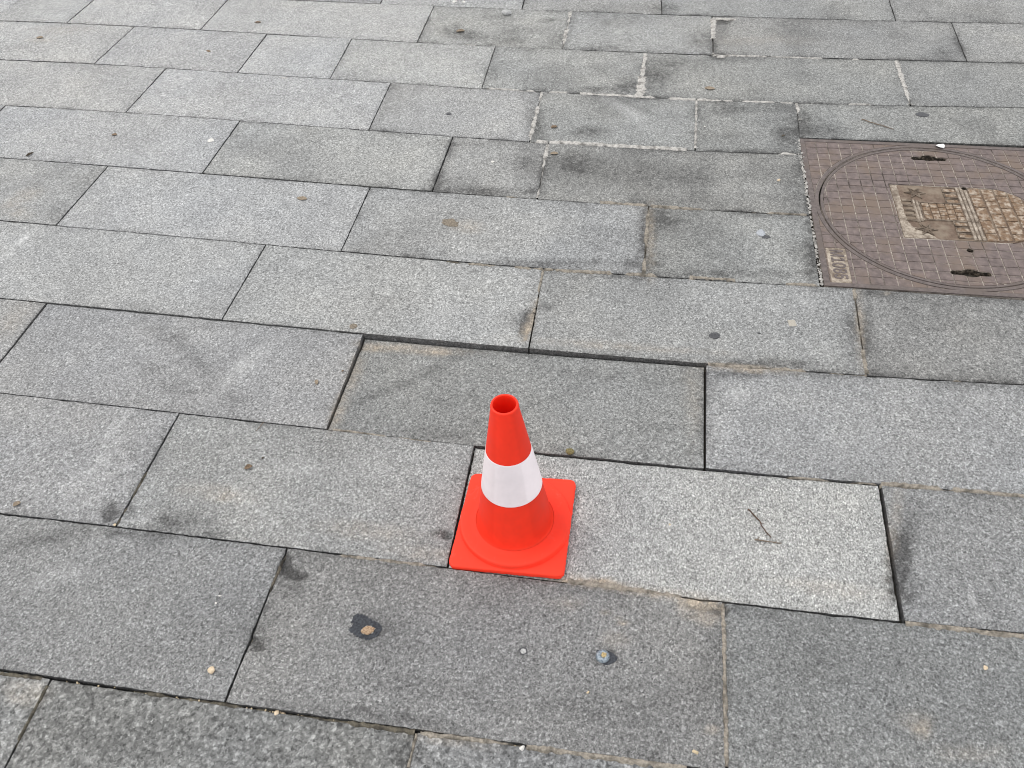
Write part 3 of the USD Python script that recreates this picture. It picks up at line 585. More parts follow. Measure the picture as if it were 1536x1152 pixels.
# colours (picture values of each slab, from the left), None = a random neighbour-like grey
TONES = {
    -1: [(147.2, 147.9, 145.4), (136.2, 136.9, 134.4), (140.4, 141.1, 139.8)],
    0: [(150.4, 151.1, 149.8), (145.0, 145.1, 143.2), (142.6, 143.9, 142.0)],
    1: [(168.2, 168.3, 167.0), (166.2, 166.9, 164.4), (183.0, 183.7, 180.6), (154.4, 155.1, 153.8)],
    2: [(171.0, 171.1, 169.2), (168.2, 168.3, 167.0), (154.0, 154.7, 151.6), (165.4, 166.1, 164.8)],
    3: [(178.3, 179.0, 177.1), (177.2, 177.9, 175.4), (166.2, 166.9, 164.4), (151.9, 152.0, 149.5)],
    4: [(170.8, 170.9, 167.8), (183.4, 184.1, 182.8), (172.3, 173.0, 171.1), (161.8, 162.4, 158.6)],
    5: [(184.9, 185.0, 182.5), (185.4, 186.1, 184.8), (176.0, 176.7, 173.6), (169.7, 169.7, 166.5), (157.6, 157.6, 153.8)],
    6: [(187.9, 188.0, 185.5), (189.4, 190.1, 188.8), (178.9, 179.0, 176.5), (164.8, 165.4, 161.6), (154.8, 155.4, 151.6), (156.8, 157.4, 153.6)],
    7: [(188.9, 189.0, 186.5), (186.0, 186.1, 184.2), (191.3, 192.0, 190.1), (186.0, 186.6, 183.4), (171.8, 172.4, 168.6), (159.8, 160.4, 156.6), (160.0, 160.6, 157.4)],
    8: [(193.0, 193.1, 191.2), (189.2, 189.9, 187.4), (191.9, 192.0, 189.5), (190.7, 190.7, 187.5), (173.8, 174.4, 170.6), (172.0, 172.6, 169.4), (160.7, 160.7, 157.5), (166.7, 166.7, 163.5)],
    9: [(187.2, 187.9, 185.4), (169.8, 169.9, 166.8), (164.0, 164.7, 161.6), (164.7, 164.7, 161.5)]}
EDGE = {(5, 2): .35, (5, 3): .55, (5, 4): .55, (4, 2): .35, (4, 3): .6, (6, 2): .4, (6, 3): .55, (6, 4): .6, (6, 5): .5, (7, 3): .25, (7, 4): .5, (7, 5): .55, (7, 6): .35, (8, 4): .5, (8, 5): .5, (8, 6): .55, (8, 7): .4, (9, 1): .4, (9, 2): .45, (9, 3): .45,
        (3, 2): .3, (3, 3): .5, (2, 3): .25, (2, 2): .2, (1, 2): .0, (1, 3): .2, (1, 0): .22, (0, 1): .22, (0, 0): .2}
LEVEL = {(2, 2): (-.012, -.006, -.001, -.002), (1, 2): (-.0065, -.003, -.004, -.003), (2, 1): (-.0012, .0, 0, -.0012), (1, 1): (.0, .0005, .0, .0), (0, 1): (.001, -.001, .0012, .0016), (0, 0): (.0, .001, .0016, .002), (0, 2): (-.002, -.003, .001, .001),
         (-1, 0): (-.002, -.002, -.003, -.003), (-1, 1): (-.002, -.002, -.003, -.003), (-1, 2): (-.002, -.001, -.001, -.002), (3, 1): (.0, .0, .002, .0015), (3, 2): (.0, .0, .0, .002), (3, 0): (0, 0, .0015, .001), (2, 3): (0, 0, 0, 0), (1, 3): (0, 0, 0, .001)}
GAPS = {(2, 2): (.005, .0022, .0014, .003), (1, 2): (.0022, .0034, .0022, .0022), (1, 3): (.002, .002, .002, .0035), (2, 3): (.002, .002, .002, .0028), (2, 1): (.002, .002, .002, .002), (0, 1): (.0016, .002, .0022, .002), (0, 0): (.002, .002, .0022, .002), (1, 1): (.0014, .002, .002, .002),
        (3, 1): (.0025, .002, .0016, .002), (3, 0): (.002, .002, .002, .002)}
COARSE = {(-1, 0), (-1, 1), (-1, 2)}
mh_top = lambda X: mh_world(np.array([0, MH_HALF]))[1] + .007 + .026 * (X - MH_C[0]) + 0 * X
mh_left = mh_world(np.array([-MH_HALF, 0]))[0] - .006
for row in range(-2, 12):
    js = list(JOINTS.get(row, []))
    if row == 9: js = [(-1.62, -1.622), (-1.05, -1.045)] + js
    base = len(js)
    if not js: js = [(rng.uniform(-.3, .3),) * 2]; base = 1
    first = 0
    if row == 9: first = -2
    left, right = js[0][0], js[-1][0]
    n_left = 0
    while left > -2.9:
        left -= rng.uniform(.52, .68) if n_left else rng.uniform(.82, .9); js.insert(0, (left, left)); n_left += 1
    stop = 1.75
    if row in (4, 5): js.append((mh_left, mh_left)); right = mh_world(np.array([MH_HALF, 0]))[0] + .008; js.append((right, right))
    if row == 6: right = mh_world(np.array([MH_HALF, 0]))[0] + .008; js.append((right, right))
    n_right = 0
    while right < stop:
        right += rng.uniform(.55, .72) if n_right or row in (4, 5, 6) else rng.uniform(.8, .88); n_right = 1; js.append((right, right))
    for i in range(len(js) - 1):
        key = (row, i + 1 - n_left + first)
        (xf0, xn0), (xf1, xn1) = js[i], js[i + 1]
        if row in (4, 5) and abs(xf0 - mh_left) < 1e-6: continue      # the manhole stands here
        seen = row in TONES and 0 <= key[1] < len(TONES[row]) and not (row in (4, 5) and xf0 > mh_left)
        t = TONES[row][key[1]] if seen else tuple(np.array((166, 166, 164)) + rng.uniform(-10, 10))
        z = LEVEL.get(key) or tuple(rng.uniform(-.0012, .0012) for _ in range(4))
        kw = dict(z=z, edge=min(.85, 1.25 * EDGE.get(key, .15)), step=(.008 if row < 2 else .011) if seen else .15)
        kw['gaps'] = GAPS.get(key, tuple(rng.uniform(.0014, .0024) for _ in range(4)))
        if key in COARSE: kw['mat'] = 'coarse_granite'
        if key == (1, 2): kw['mat'] = 'fresh_granite'
        if row == 6 and xf0 > .4 and xf0 < 1.0: kw['cut_near'] = mh_top
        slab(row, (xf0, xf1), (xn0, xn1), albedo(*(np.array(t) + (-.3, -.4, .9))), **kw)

# the same paving, farther off than its slabs can be told apart
usdkit.material(stage, '/World/Looks/far_paving_stone', {'geo': ('geometry', {}), 'b': ('brick_texture', {'scale': 1.0, 'brick_width': .6, 'row_height': .3, 'mortar_size': .004, 'color1': (.29, .29, .29), 'color2': (.24, .24, .24), 'mortar': (.04, .04, .035)}),
    's': ('principled_bsdf', {'roughness': .75, 'specular_ior_level': .3})}, [('geo.position', 'b.vector'), ('b.color', 's.base_color')], surface='s.BSDF')
x0, x1, y0, y1, G2 = -2.9, 1.75, -.05, 3.75, 40.0
far = [box(-G2, y1, G2, G2), box(-G2, -G2, G2, y0), box(-G2, y0, x0, y1), box(x1, y0, G2, y1)]
obj('far_paving', extrude(unary_union(far), .03, -.036), 'far_paving_stone', PV, smooth=False)

# joint fill: ragged ribbons of mortar, sand and dirt between the slabs
def ribbon(p0, p1, hw, cover, seed):
    p0, p1 = np.array(p0), np.array(p1); L = np.linalg.norm(p1 - p0); t = (p1 - p0) / L; nrm = np.array([-t[1], t[0]])
    n = max(8, int(L / .0035)); s = np.linspace(0, 1, n)
    q = np.c_[s * L, np.full(n, seed * 3.7), np.zeros(n)]
    nz = lambda f, k: meshkit.fbm(q * f, 3, seed * 11 + k)
    present = np.clip((nz(16, 1) - (1 - cover) * .62 - .16) * 5, 0, 1) if cover < .99 else np.ones(n)
    wl = hw * (.25 + 1.35 * nz(130, 2)) * (.55 + .45 * present); wr = hw * (.25 + 1.35 * nz(130, 3)) * (.55 + .45 * present)
    zz = np.array([top_z(*(p0 + t * L * a + nrm * .012)) for a in s]); z2 = np.array([top_z(*(p0 + t * L * a - nrm * .012)) for a in s])
    zz = np.minimum(zz, z2); zz = np.where(zz < -.0075, np.maximum(zz, z2), zz)
    zt = zz + .0012 * (present * 1.6 - .6) + .0010 * (nz(160, 4) - .5) * 2 - .008 * (1 - present)
    rows_ = []
    for o, h in ((-1.0, -.0035), (-.72, -.0002), (-.25, .0006), (.25, .0006), (.72, -.0002), (1.0, -.0035)):
        w = (wl if o < 0 else wr) * o
        p = p0 + np.outer(s * L, t) + np.outer(w, nrm)
        rows_.append(np.c_[p, zt + h + .0009 * (meshkit.noise(np.c_[p * 260, np.full(n, seed)], 7) - .5)])
    v = np.vstack(rows_); k = len(rows_); f = []
    i = np.arange(n - 1)
    for r in range(k - 1):
        a = r * n + i; f += [np.c_[a, a + n + 1, a + 1], np.c_[a, a + n, a + n + 1]]
    f = np.vstack(f)
    m = trimesh.Trimesh(v, f, process=False)
    if m.face_normals[:, 2].mean() < 0: f = f[:, ::-1]
    return v, f
for i, (mat, hw, cv, a, b) in enumerate(MORTAR):
    obj('joint_mortar', ribbon(a, b, hw * .9, cv, i + 1), mat, PV, smooth=True)
# ------------------------------------------------------------------ manhole cover
manhole = xform('manhole_cover', (*MH_C, 0), MH_ROT)
tag(manhole, 'rusty brown square iron manhole with round lid and castle emblem, in the paving', 'manhole cover')
MP = str(manhole.GetPath())
R_LID, R_SEAT, PITCH, BAR = .3125, .3168, .0328, .0030
square = box(-MH_HALF, -MH_HALF, MH_HALF, MH_HALF)
frame_m = trimesh.util.concatenate([extrude(square.difference(Point(0, 0).buffer(R_SEAT, 64)), .05, -.0545)])
frame = obj('frame', frame_m, 'groove_dust', MP, smooth=False); FP = str(frame.GetPath())
letter_box = box(-.322, -.325, -.272, -.185)
def grid(area, bar=BAR, off=(0., 0.)):
    cells = []
    n = int(.36 / PITCH) + 1
    for i in range(-n, n):
        for j in range(-n, n):
            c = box(i * PITCH + bar / 2 + off[0], j * PITCH + bar / 2 + off[1], (i + 1) * PITCH - bar / 2 + off[0], (j + 1) * PITCH - bar / 2 + off[1]).intersection(area)
            if c.area > 1.2e-5: cells.append(c)
    return cells
def studs(cells, h, z0, seed):
    r = random.Random(seed); out = []
    for c in cells:
        for p in getattr(c, 'geoms', [c]):
            if p.geom_type == 'Polygon' and p.area > 8e-6:
                base, top_ = p, p.buffer(-.0009, join_style=2)
                out.append(extrude(p, h - .0006 + r.uniform(-.0003, .0003), z0))
    return trimesh.util.concatenate(out)
rim_f = unary_union([square.difference(square.buffer(-.014, join_style=2)), Point(0, 0).buffer(R_SEAT + .010, 64).difference(Point(0, 0).buffer(R_SEAT + .0006, 64))]).intersection(square)
obj('frame_rim', extrude(rim_f, .0024, -.0045), 'rim_iron', FP, smooth=False)
area_f = square.buffer(-.0155, join_style=2).difference(Point(0, 0).buffer(R_SEAT + .0125, 64)).difference(letter_box)
for sx, sy in ((-1, 1), (1, 1), (-1, -1), (1, -1)):
    obj('frame_tread', studs(grid(area_f.intersection(box(*sorted((0, sx))[:1], *sorted((0, sy))[:1], *sorted((0, sx))[1:], *sorted((0, sy))[1:]))), .0021, -.0045, 3), 'cast_iron', FP, smooth=False)
obj('letter_plate', extrude(letter_box.buffer(-.001), .0006, -.0045), 'panel_dust', FP, smooth=False)
lt = meshkit.text_mesh('M1085', .027, .0022, bold=True)
lt.apply_transform(trimesh.transformations.rotation_matrix(-math.pi / 2, [0, 0, 1])); lt.apply_translation(-lt.bounds.mean(0)); lt.apply_scale([1.15, .125 / (lt.bounds[1, 1] - lt.bounds[0, 1]) * .92, 1]); lt.apply_translation([-.296, -.252, -.0039])
obj('lettering', lt, 'rim_iron', FP, smooth=False)

def keyhole(cx, cy, bulge):
    s = LineString([(cx - .040, cy), (cx + .040, cy)]).buffer(.0085, 12)
    s = s.union(affinity.scale(Point(cx, cy + .004 * bulge).buffer(.021, 16), 1.15, .72)); return s
slots = [keyhole(.013, .262, 1.0), keyhole(.017, -.256, .2)]
holes = [Point(.080, .118).buffer(.0075, 12), Point(.035, -.163).buffer(.0085, 12)]
cut = unary_union(slots + holes)
disc = Point(0, 0).buffer(R_LID, 96)
# shield: top edge at the left, rounded foot at the right
SH_X, SH_H, SH_L = -.118, .1225, .250
shield = box(SH_X, -SH_H, SH_X + SH_L, SH_H).union(affinity.scale(Point(SH_X + SH_L, 0).buffer(SH_H, 32), .95, 1)).buffer(.0)
lid = obj('lid', trimesh.util.concatenate([extrude(disc.difference(cut).difference(shield), .026, -.0315), extrude(shield.difference(cut), .0245, -.0315)]), 'groove_dust', MP, smooth=False); LP = str(lid.GetPath())
obj('lid_rim', extrude(disc.difference(Point(0, 0).buffer(R_LID - .007, 96)), .0023, -.0055), 'rim_iron', LP, smooth=False)
area_l = Point(0, 0).buffer(R_LID - .0095, 96).difference(unary_union([s.buffer(.0010) for s in slots + holes])).difference(shield.buffer(.0022))
obj('lid_tread', studs(grid(area_l, off=(.004, .006)), .0022, -.0055, 4), 'cast_iron', LP, smooth=False)
for s in slots + holes: obj('keyhole' if s in slots else 'vent_hole', extrude(s.buffer(-.0002).difference(s.buffer(-.0014)), .0262, -.0314), 'pit_dirt_shade', LP, smooth=False)  # dark lining added: paints the shade inside the holes onto their walls
pan = obj('pan', lathe([(0.0001, -.046), (.316, -.046), (.316, -.052), (.0001, -.052)], 64), 'pit_dirt_shade', MP, smooth=False)
for s in slots:
    c = s.centroid; r = random.Random(int(c.y * 1e3)); bits = []
    for k in range(34):                                           # grit caught in the keyhole
        p = None
        for _ in range(20):
            q = Point(r.uniform(s.bounds[0], s.bounds[2] - .03 * (k > 10)), r.uniform(s.bounds[1], s.bounds[3]))
            if s.buffer(-.003).contains(q): p = q; break
        if p is None: continue
        m = trimesh.creation.icosphere(subdivisions=1, radius=r.uniform(.0015, .0045)); m.vertices *= np.array([r.uniform(.8, 1.3), r.uniform(.8, 1.3), .7]); m.apply_translation([p.x, p.y, r.uniform(-.040, -.027)]); bits.append(m)
    gm = obj('keyhole_grit', trimesh.util.concatenate(bits), 'pit_dirt_shade', LP, smooth=True); tag(gm, kind='stuff')
# panel of the emblem with its relief
emb = shield.difference(cut)
obj('emblem_panel', extrude(emb.buffer(-.0015), .0014, -.0070), 'rusty_panel', LP, smooth=False)
dust = box(SH_X + .002, -SH_H + .002, SH_X + .020, SH_H - .002).union(Polygon([(SH_X + .002, -SH_H + .002), (SH_X + .085, -SH_H + .002), (SH_X + .06, -SH_H + .03), (SH_X + .028, -SH_H + .055), (SH_X + .012, 0)]))
dpts = np.array(dust.exterior.segmentize(.004).coords); dpts += (meshkit.noise(np.c_[dpts * 180, np.zeros(len(dpts))], 3) - .5)[:, None] * .004
obj('dust_film', extrude(Polygon(dpts).buffer(0).intersection(emb.buffer(-.002)), .0005, -.0056), 'panel_dust', LP, smooth=False)
def star(cx, cy, r1, r2):
    return Polygon([(cx + (r1 if k % 2 == 0 else r2) * math.cos(k * math.pi / 6), cy + (r1 if k % 2 == 0 else r2) * math.sin(k * math.pi / 6)) for k in range(12)])
for sy in (.083, -.083):
    st_ = star(SH_X + .062, sy, .029, .0115)
    m = trimesh.util.concatenate([extrude(st_.difference(star(SH_X + .062, sy, .0195, .0075)), .0034, -.0056), extrude(star(SH_X + .062, sy, .0175, .0065), .0018, -.0056)])
    obj('star', m, 'panel_ridge', LP, smooth=False)
bits = []
for k in range(5):                                                # small battlement at the tower's head
    y = -.045 + k * .0225
    bits.append(box(SH_X + .022, y - .0036, SH_X + .045, y + .0036))
bits += [box(SH_X + .045, -.052, SH_X + .0485, .052), box(SH_X + .0545, -.048, SH_X + .057, .048), box(SH_X + .063, -.045, SH_X + .0655, .045),
         box(SH_X + .066, .0375, SH_X + .172, .0405), box(SH_X + .066, -.0405, SH_X + .172, -.0375)]
obj('tower_outline', extrude(unary_union(bits), .0032, -.0056), 'panel_ridge', LP, smooth=False)
obj('tower_bands', extrude(unary_union([box(SH_X + .0490, -.050, SH_X + .0540, .050), box(SH_X + .0575, -.046, SH_X + .0625, .046)]), .0024, -.0056), 'panel_dust', LP, smooth=False)
r = random.Random(5); cells = []
for i in range(5):
    x = SH_X + .070 + i * .0203
    n = 4 if i % 2 == 0 else 3
    for j in range(n):
        h = .074 / n; y = -.037 + j * h
        cells.append(box(x, y + .0016, x + .0172, y + h - .0016))
for c in cells: obj('tower_stone', extrude(c, .0022 + r.uniform(0, .0008), -.0056), 'rusty_brick', LP, smooth=False)
bits = []
for side in (1, -1):                                              # wide battlement on both sides of the tower
    for k in range(3):
        y = side * (.052 + k * .0255)
        c = box(SH_X + .136, y - .0105, SH_X + .171, y + .0105); bits.append(c.difference(box(SH_X + .1385, y - .0080, SH_X + .1755, y + .0080)))
        obj('merlon', extrude(box(SH_X + .140, y - .0066, SH_X + .168, y + .0066).intersection(emb.buffer(-.003)), .0016 + r.uniform(0, .0008), -.0056), 'rusty_brick', LP, smooth=False)
for side in (box(-1, 0, 1, 1), box(-1, -1, 1, 0)): obj('battlement_outline', extrude(unary_union(bits).intersection(emb.buffer(-.002)).intersection(side), .0032, -.0056), 'panel_ridge', LP, smooth=False)
for k, x in enumerate((.1735, .1840, .1940)):
    for y0_, y1_ in ((-.118, -.041), (-.0395, .040), (.0415, .118)):
        obj('cornice_band', extrude(box(SH_X + x, y0_, SH_X + x + .0062, y1_).intersection(emb.buffer(-.003)), .0026, -.0056), 'panel_dust', LP, smooth=False)
    obj('cornice_ridge', extrude(box(SH_X + x + .0068, -.118, SH_X + x + .0092, .118).intersection(emb.buffer(-.003)), .0022, -.0056), 'panel_ridge', LP, smooth=False)
for i in range(5):                                                # courses of the wall
    x = SH_X + .2055 + i * .0335
    for j in range(-3, 4):
        y = (j + (.5 if i % 2 else 0)) * .058
        c = box(x, y - .0268, x + .0275, y + .0268).intersection(emb.buffer(-.004))
        if c.area > 6e-5 and c.geom_type == 'Polygon': obj('wall_stone', extrude(c, .0026 + r.uniform(-.0004, .0008), -.0056), 'rusty_brick', LP, smooth=False)
# shallow dirt that has settled between frame and paving
def grit(seed, pts, zfun, size, spread):
    r = random.Random(seed); out = []
    for x, y in pts:
        s = r.uniform(*size); m = trimesh.creation.icosphere(subdivisions=1, radius=s)
        m.vertices *= np.array([r.uniform(.8, 1.4), r.uniform(.7, 1.2), r.uniform(.5, .8)]); m.vertices += (np.array([[r.uniform(-1, 1) for _ in range(3)] for _ in m.vertices])) * s * .18
        m.apply_transform(trimesh.transformations.rotation_matrix(r.uniform(0, 6.28), [0, 0, 1])); m.apply_translation([x + r.gauss(0, spread), y + r.gauss(0, spread), zfun(x, y) + s * .2]); out.append(m)
    return trimesh.util.concatenate(out)
r = random.Random(11)
gap = [tuple(mh_world(np.array([-MH_HALF - .005 + r.gauss(0, .0025), r.uniform(-.345, .345)]))) for _ in range(330)]
tag(obj('joint_gravel', grit(1, gap, lambda x, y: -.006 + .004 * (y > 2.0), (.0012, .0036), .0008), 'pale_mortar', smooth=True), 'fine pale grit packed in the gap along the left side of the iron manhole frame', 'gravel', kind='stuff')
x_ = [r.uniform(-.95, .14) for _ in range(75)]
tag(obj('sand_grains', grit(2, [(x, float(line_y(0, x)) + r.gauss(-.001, .0018)) for x in x_], lambda x, y: -.005, (.0006, .0020), .0006), 'tan_stone', smooth=True), 'scattered tan sand grains lying in the long open joint nearest the viewer', 'sand', kind='stuff')

# ------------------------------------------------------------------ traffic cone
CX, CY = -.1757, .922
zc = top_z(CX, CY)
tx, ty = .0044, -.0248
A = np.array([[1, 0, 0], [0, math.cos(tx), -math.sin(tx)], [0, math.sin(tx), math.cos(tx)]]) @ np.array([[math.cos(ty), 0, math.sin(ty)], [0, 1, 0], [-math.sin(ty), 0, math.cos(ty)]])
mat = Gf.Matrix4d(*A[:, 0], 0, *A[:, 1], 0, *A[:, 2], 0, CX, CY, max(zc, -.006) + .0025, 1)
cone = xform('traffic_cone', mat=mat); CP = str(cone.GetPath())
tag(cone, 'orange plastic traffic cone with one white reflective band, standing on the pale grey slab', 'traffic cone')
bs = Polygon([(-.1090, -.1110), (.1042, -.1085), (.1050, .1105), (-.1035, .1050)]).buffer(-.013).buffer(.013, 8)
bv = []
ring = np.array(bs.exterior.segmentize(.004).coords)[:-1]
layers = [(0, .0), (.0, .0075), (.0012, .0092), (.0036, .0102)]
loops = []
for ins, zz in layers:
    q = ring * (1 - ins / .107)
    jit = (meshkit.noise(np.c_[ring * 420, np.full(len(ring), zz * 900)], 5) - .5) * .0014 if ins < .002 else 0
    loops.append(np.c_[q * (1 + (jit / .107 if np.ndim(jit) else 0))[:, None] if np.ndim(jit) else q, np.full(len(q), zz)])
n = len(ring); R_IN = .1020
inner = ring / np.linalg.norm(ring, axis=1, keepdims=True) * R_IN
inner = np.where((np.linalg.norm(ring, axis=1) < R_IN + .004)[:, None], ring * (1 - .0042 / .107), inner)
loops.append(np.c_[inner, np.full(n, .0102)])
loops.append(np.c_[inner * .6, np.full(n, .0102)]); loops.append(np.c_[inner * .001, np.full(n, .0102)])
v = np.vstack(loops); f = []
for k in range(len(loops) - 1):
    i = np.arange(n); j = (i + 1) % n; f += [np.c_[k*n+i, k*n+j, (k+1)*n+j], np.c_[k*n+i, (k+1)*n+j, (k+1)*n+i]]
obj('base', (v, np.vstack(f)), 'base_plastic', CP, smooth=40)
# stepped collar between plate and cone
def fillet(c, r, a0, a1, n=6): return [(c[0] + r * math.cos(a), c[1] + r * math.sin(a)) for a in np.linspace(a0, a1, n)]
RR = .1045
prof = [(RR + .0012, .0098), (RR + .0006, .0125)] + fillet((RR - .0045, .0162), .0047, 0.0, math.pi / 2) + [(RR - .015, .0212), (.0870, .0206), (.0790, .0210), (.0745, .0221)]
body_r = lambda h: .0711 + (.0221 - .0711) * (h - .0211) / (.34 - .0211)
prof += [(.0716, .0245), (body_r(.032), .032)]
obj('collar', lathe(prof[:11] + [(.0738, .0213)]), 'base_plastic', CP, smooth=40)
HT = .34
outer = [(.0735, .0205), (.0719, .0225), (body_r(.028), .028)] + [(body_r(h), h) for h in np.linspace(.04, HT - .006, 12)] + [(body_r(HT - .005) + .0008, HT - .0045), (body_r(HT) + .0008, HT - .0012), (body_r(HT) + .0002, HT), (body_r(HT) - .0022, HT + .0002), (body_r(HT) - .0030, HT - .0010)]
inn = [(body_r(h) - .0032, h) for h in np.linspace(HT - .008, .03, 12)]
obj('cone_body', lathe(outer + inn), 'cone_plastic', CP, smooth=True)
b0, b1 = .1307, .2282
band = [(body_r(b0) + .0001, b0), (body_r(b0) + .0007, b0 + .0003)] + [(body_r(h) + .0007, h) for h in np.linspace(b0 + .004, b1 - .004, 6)] + [(body_r(b1) + .0007, b1 - .0003), (body_r(b1) + .0001, b1)]
obj('reflective_band', lathe(band), 'reflective_film', CP, smooth=True)

# ------------------------------------------------------------------ small things on the stones
def place(mesh, x, y, lift=0.0, rz=0.0):
    mesh.apply_transform(trimesh.transformations.rotation_matrix(rz, [0, 0, 1])); mesh.apply_translation([x, y, top_z(x, y) + lift]); return mesh
def thing(name, mesh, mat, label, cat, smooth=True, group=None):
    o = obj(name, mesh, mat, smooth=smooth); tag(o, label, cat, group); return o
def pebble(x, y, s, mat, label, seed, flat=.6, rz=0, el=1.2, cat='pebble', name='pebble', lift=None):
    m = trimesh.creation.icosphere(subdivisions=3, radius=1.0); d = m.vertices.copy()
    m.vertices *= (1 + .45 * (meshkit.fbm(d * 1.6 + seed * 5.1, 3, seed) - .5))[:, None]
    m.vertices *= np.array([el, 1.0, flat]) * s / 2; thing(name, place(m, x, y, s * flat * .42 if lift is None else lift, rz), mat, label, cat)
def chip(x, y, s, mat, label, seed, name='stone_chip', cat='stone chip', flat=.45, lift=None):
    r = np.random.default_rng(seed); p = r.normal(size=(11, 3)); p /= np.linalg.norm(p, axis=1, keepdims=True); p *= np.array([1.15, .85, flat]) * s / 2
    m = trimesh.convex.convex_hull(p); thing(name, place(m, x, y, -float(m.vertices[:, 2].min()) - s * .04 if lift is None else lift, seed), mat, label, cat, smooth=False)
def blob(x, y, rx, ry, h, mat, label, seed, name, cat, rz=0, rough=.35, dome=.5):
    n, k = 40, 5; a = np.arange(n) * 2 * np.pi / n
    rr = 1 + rough * (meshkit.fbm(np.c_[np.cos(a) * 1.5 + seed, np.sin(a) * 1.5, np.zeros(n)], 3, seed) - .5) * 2
    prof = [(1.0, -.0006), (.985, h * .45), (.90, h * .85), (.6, h * (1 + .3 * dome)), (.25, h * (1 + .4 * dome)), (.001, h * (1 + .4 * dome))]
    v = np.vstack([np.c_[np.cos(a) * rr * q * rx, np.sin(a) * rr * q * ry, np.full(n, z)] for q, z in prof])
    v[:, 2] += (meshkit.noise(np.c_[v[:, :2] * 500, np.full(len(v), seed)], 3) - .5) * h * .5 * (v[:, 2] > 0)
    f = []
    for q in range(len(prof) - 1):
        i = np.arange(n); j = (i + 1) % n; f += [np.c_[q*n+i, q*n+j, (q+1)*n+j], np.c_[q*n+i, (q+1)*n+j, (q+1)*n+i]]
    m = trimesh.Trimesh(v, np.vstack(f), process=False)
    return place(m, x, y, .0008, rz) if name is None else thing(name, place(m, x, y, .0008, rz), mat, label, cat)
def leaf(x, y, L, W, mat, label, seed, rz, curl=.3, name='dry_leaf', cat='leaf'):
    nu, nv = 12, 6; u = np.linspace(0, 1, nu); w = np.linspace(-1, 1, nv); U, V = np.meshgrid(u, w, indexing='ij')
    wid = np.sin(np.pi * np.clip(U * .94 + .03, 0, 1)) ** .75; rag = 1 + .3 * (meshkit.noise(np.stack([U * 9, V * 2, 0 * U + seed], -1), seed) - .5)
    X = (U - .5) * L; Y = V * wid * W / 2 * rag; Z = curl * W * (V ** 2) * wid * .7 + curl * L * .25 * (U - .4) ** 2 + .0012 * meshkit.noise(np.stack([U * 6, V * 4, 0 * U + seed], -1), seed + 1)
    t = np.stack([X, Y, Z], -1).reshape(-1, 3); b = t - [0, 0, .0005]; i = np.arange(nu * nv).reshape(nu, nv)
    a, b_, c, d = i[:-1, :-1].ravel(), i[1:, :-1].ravel(), i[1:, 1:].ravel(), i[:-1, 1:].ravel(); k = nu * nv
    f = [np.c_[a, b_, c], np.c_[a, c, d], np.c_[a + k, c + k, b_ + k], np.c_[a + k, d + k, c + k]]
    e = np.concatenate([i[0, :], i[1:, -1], i[-1, ::-1][1:], i[::-1, 0][1:]]); f += [np.c_[e[:-1], e[:-1] + k, e[1:] + k], np.c_[e[:-1], e[1:] + k, e[1:]]]
    m = trimesh.Trimesh(np.vstack([t, b]), np.vstack(f), process=False); m.fix_normals()
    thing(name, place(m, x, y, .0010, rz), mat, label, cat)
def twig(p0, p1, rad, mat, label, seed, bend=.06, side=None, lift=.0006):
    p0, p1 = np.array(p0), np.array(p1); n = 22; s = np.linspace(0, 1, n); t = p1 - p0; L = np.linalg.norm(t); t = t / L; nr = np.array([-t[1], t[0]])
    w = bend * L * (np.sin(s * np.pi * 1.3 + seed) - .5 * np.sin(s * 7 + seed * 2)) * .6 + (meshkit.noise(np.c_[s * 14, np.full(n, seed), np.zeros(n)], seed) - .5) * L * .035
    xy = p0 + np.outer(s * L, t) + np.outer(w - w[0], nr); rr = rad * (1.15 - .45 * s) * (1 + .4 * (meshkit.noise(np.c_[s * 22, np.full(n, seed), np.zeros(n)], 2) - .5))
    z = np.array([top_z(*q) for q in xy]) + rr + lift + .0015 * np.sin(s * np.pi)
    ms = [tube(np.c_[xy, z], rr)]
    for f_, d in side or []:
        i = int(f_ * (n - 1)); q = np.c_[xy, z][i]; dv = t * .6 + nr * d; ms.append(tube([q, q + np.append(dv * .003, .0006), q + np.append(dv * .0065, .0012)], [rr[i] * .8, rr[i] * .6, rr[i] * .35], 6))
    thing('twig', trimesh.util.concatenate(ms), mat, label, 'twig')

twig((.2605, 1.0125), (.3020, .9550), .0013, 'twig_bark', 'longer dark brown twig lying slanted on the pale slab right of the cone', 1, bend=.035, side=[(.55, .9), (.9, -.8)])
twig((.2700, .9450), (.3190, .9445), .0013, 'grey_twig', 'short grey-brown twig lying level on the pale slab below the longer slanted twig', 2, bend=.02, side=[(.12, .9), (.8, .9)])
twig((.6503, 2.5069), (.7360, 2.4565), .0016, 'grey_twig', 'thin straight twig on the narrow slab just behind the iron manhole', 3, bend=.02)
twig((-.7450, 1.1070), (-.7545, 1.0830), .0008, 'grey_twig', 'hair-thin tiny twig sticking out of the joint above the brown leaf scrap', 4)
pebble(-.6395, .5613, .0125, 'beige_stone', 'round beige pebble alone near the bottom left, above the long open joint', 1, el=.95)
chip(.6315, .7416, .0105, 'beige_stone', 'pale pointed stone chip alone on the slab at the lower right', 2)
chip(.1632, .5375, .0095, 'tan_stone', 'yellowish stone chip at the bottom, left of the sandy cross joint', 3)
chip(-.6801, .6979, .0075, 'white_stone', 'larger white stone chip on the dark slab at the left, upper one of two', 4)
chip(-.6818, .6835, .0050, 'white_stone', 'tiny white stone chip on the dark slab at the left, lower one of two', 5)
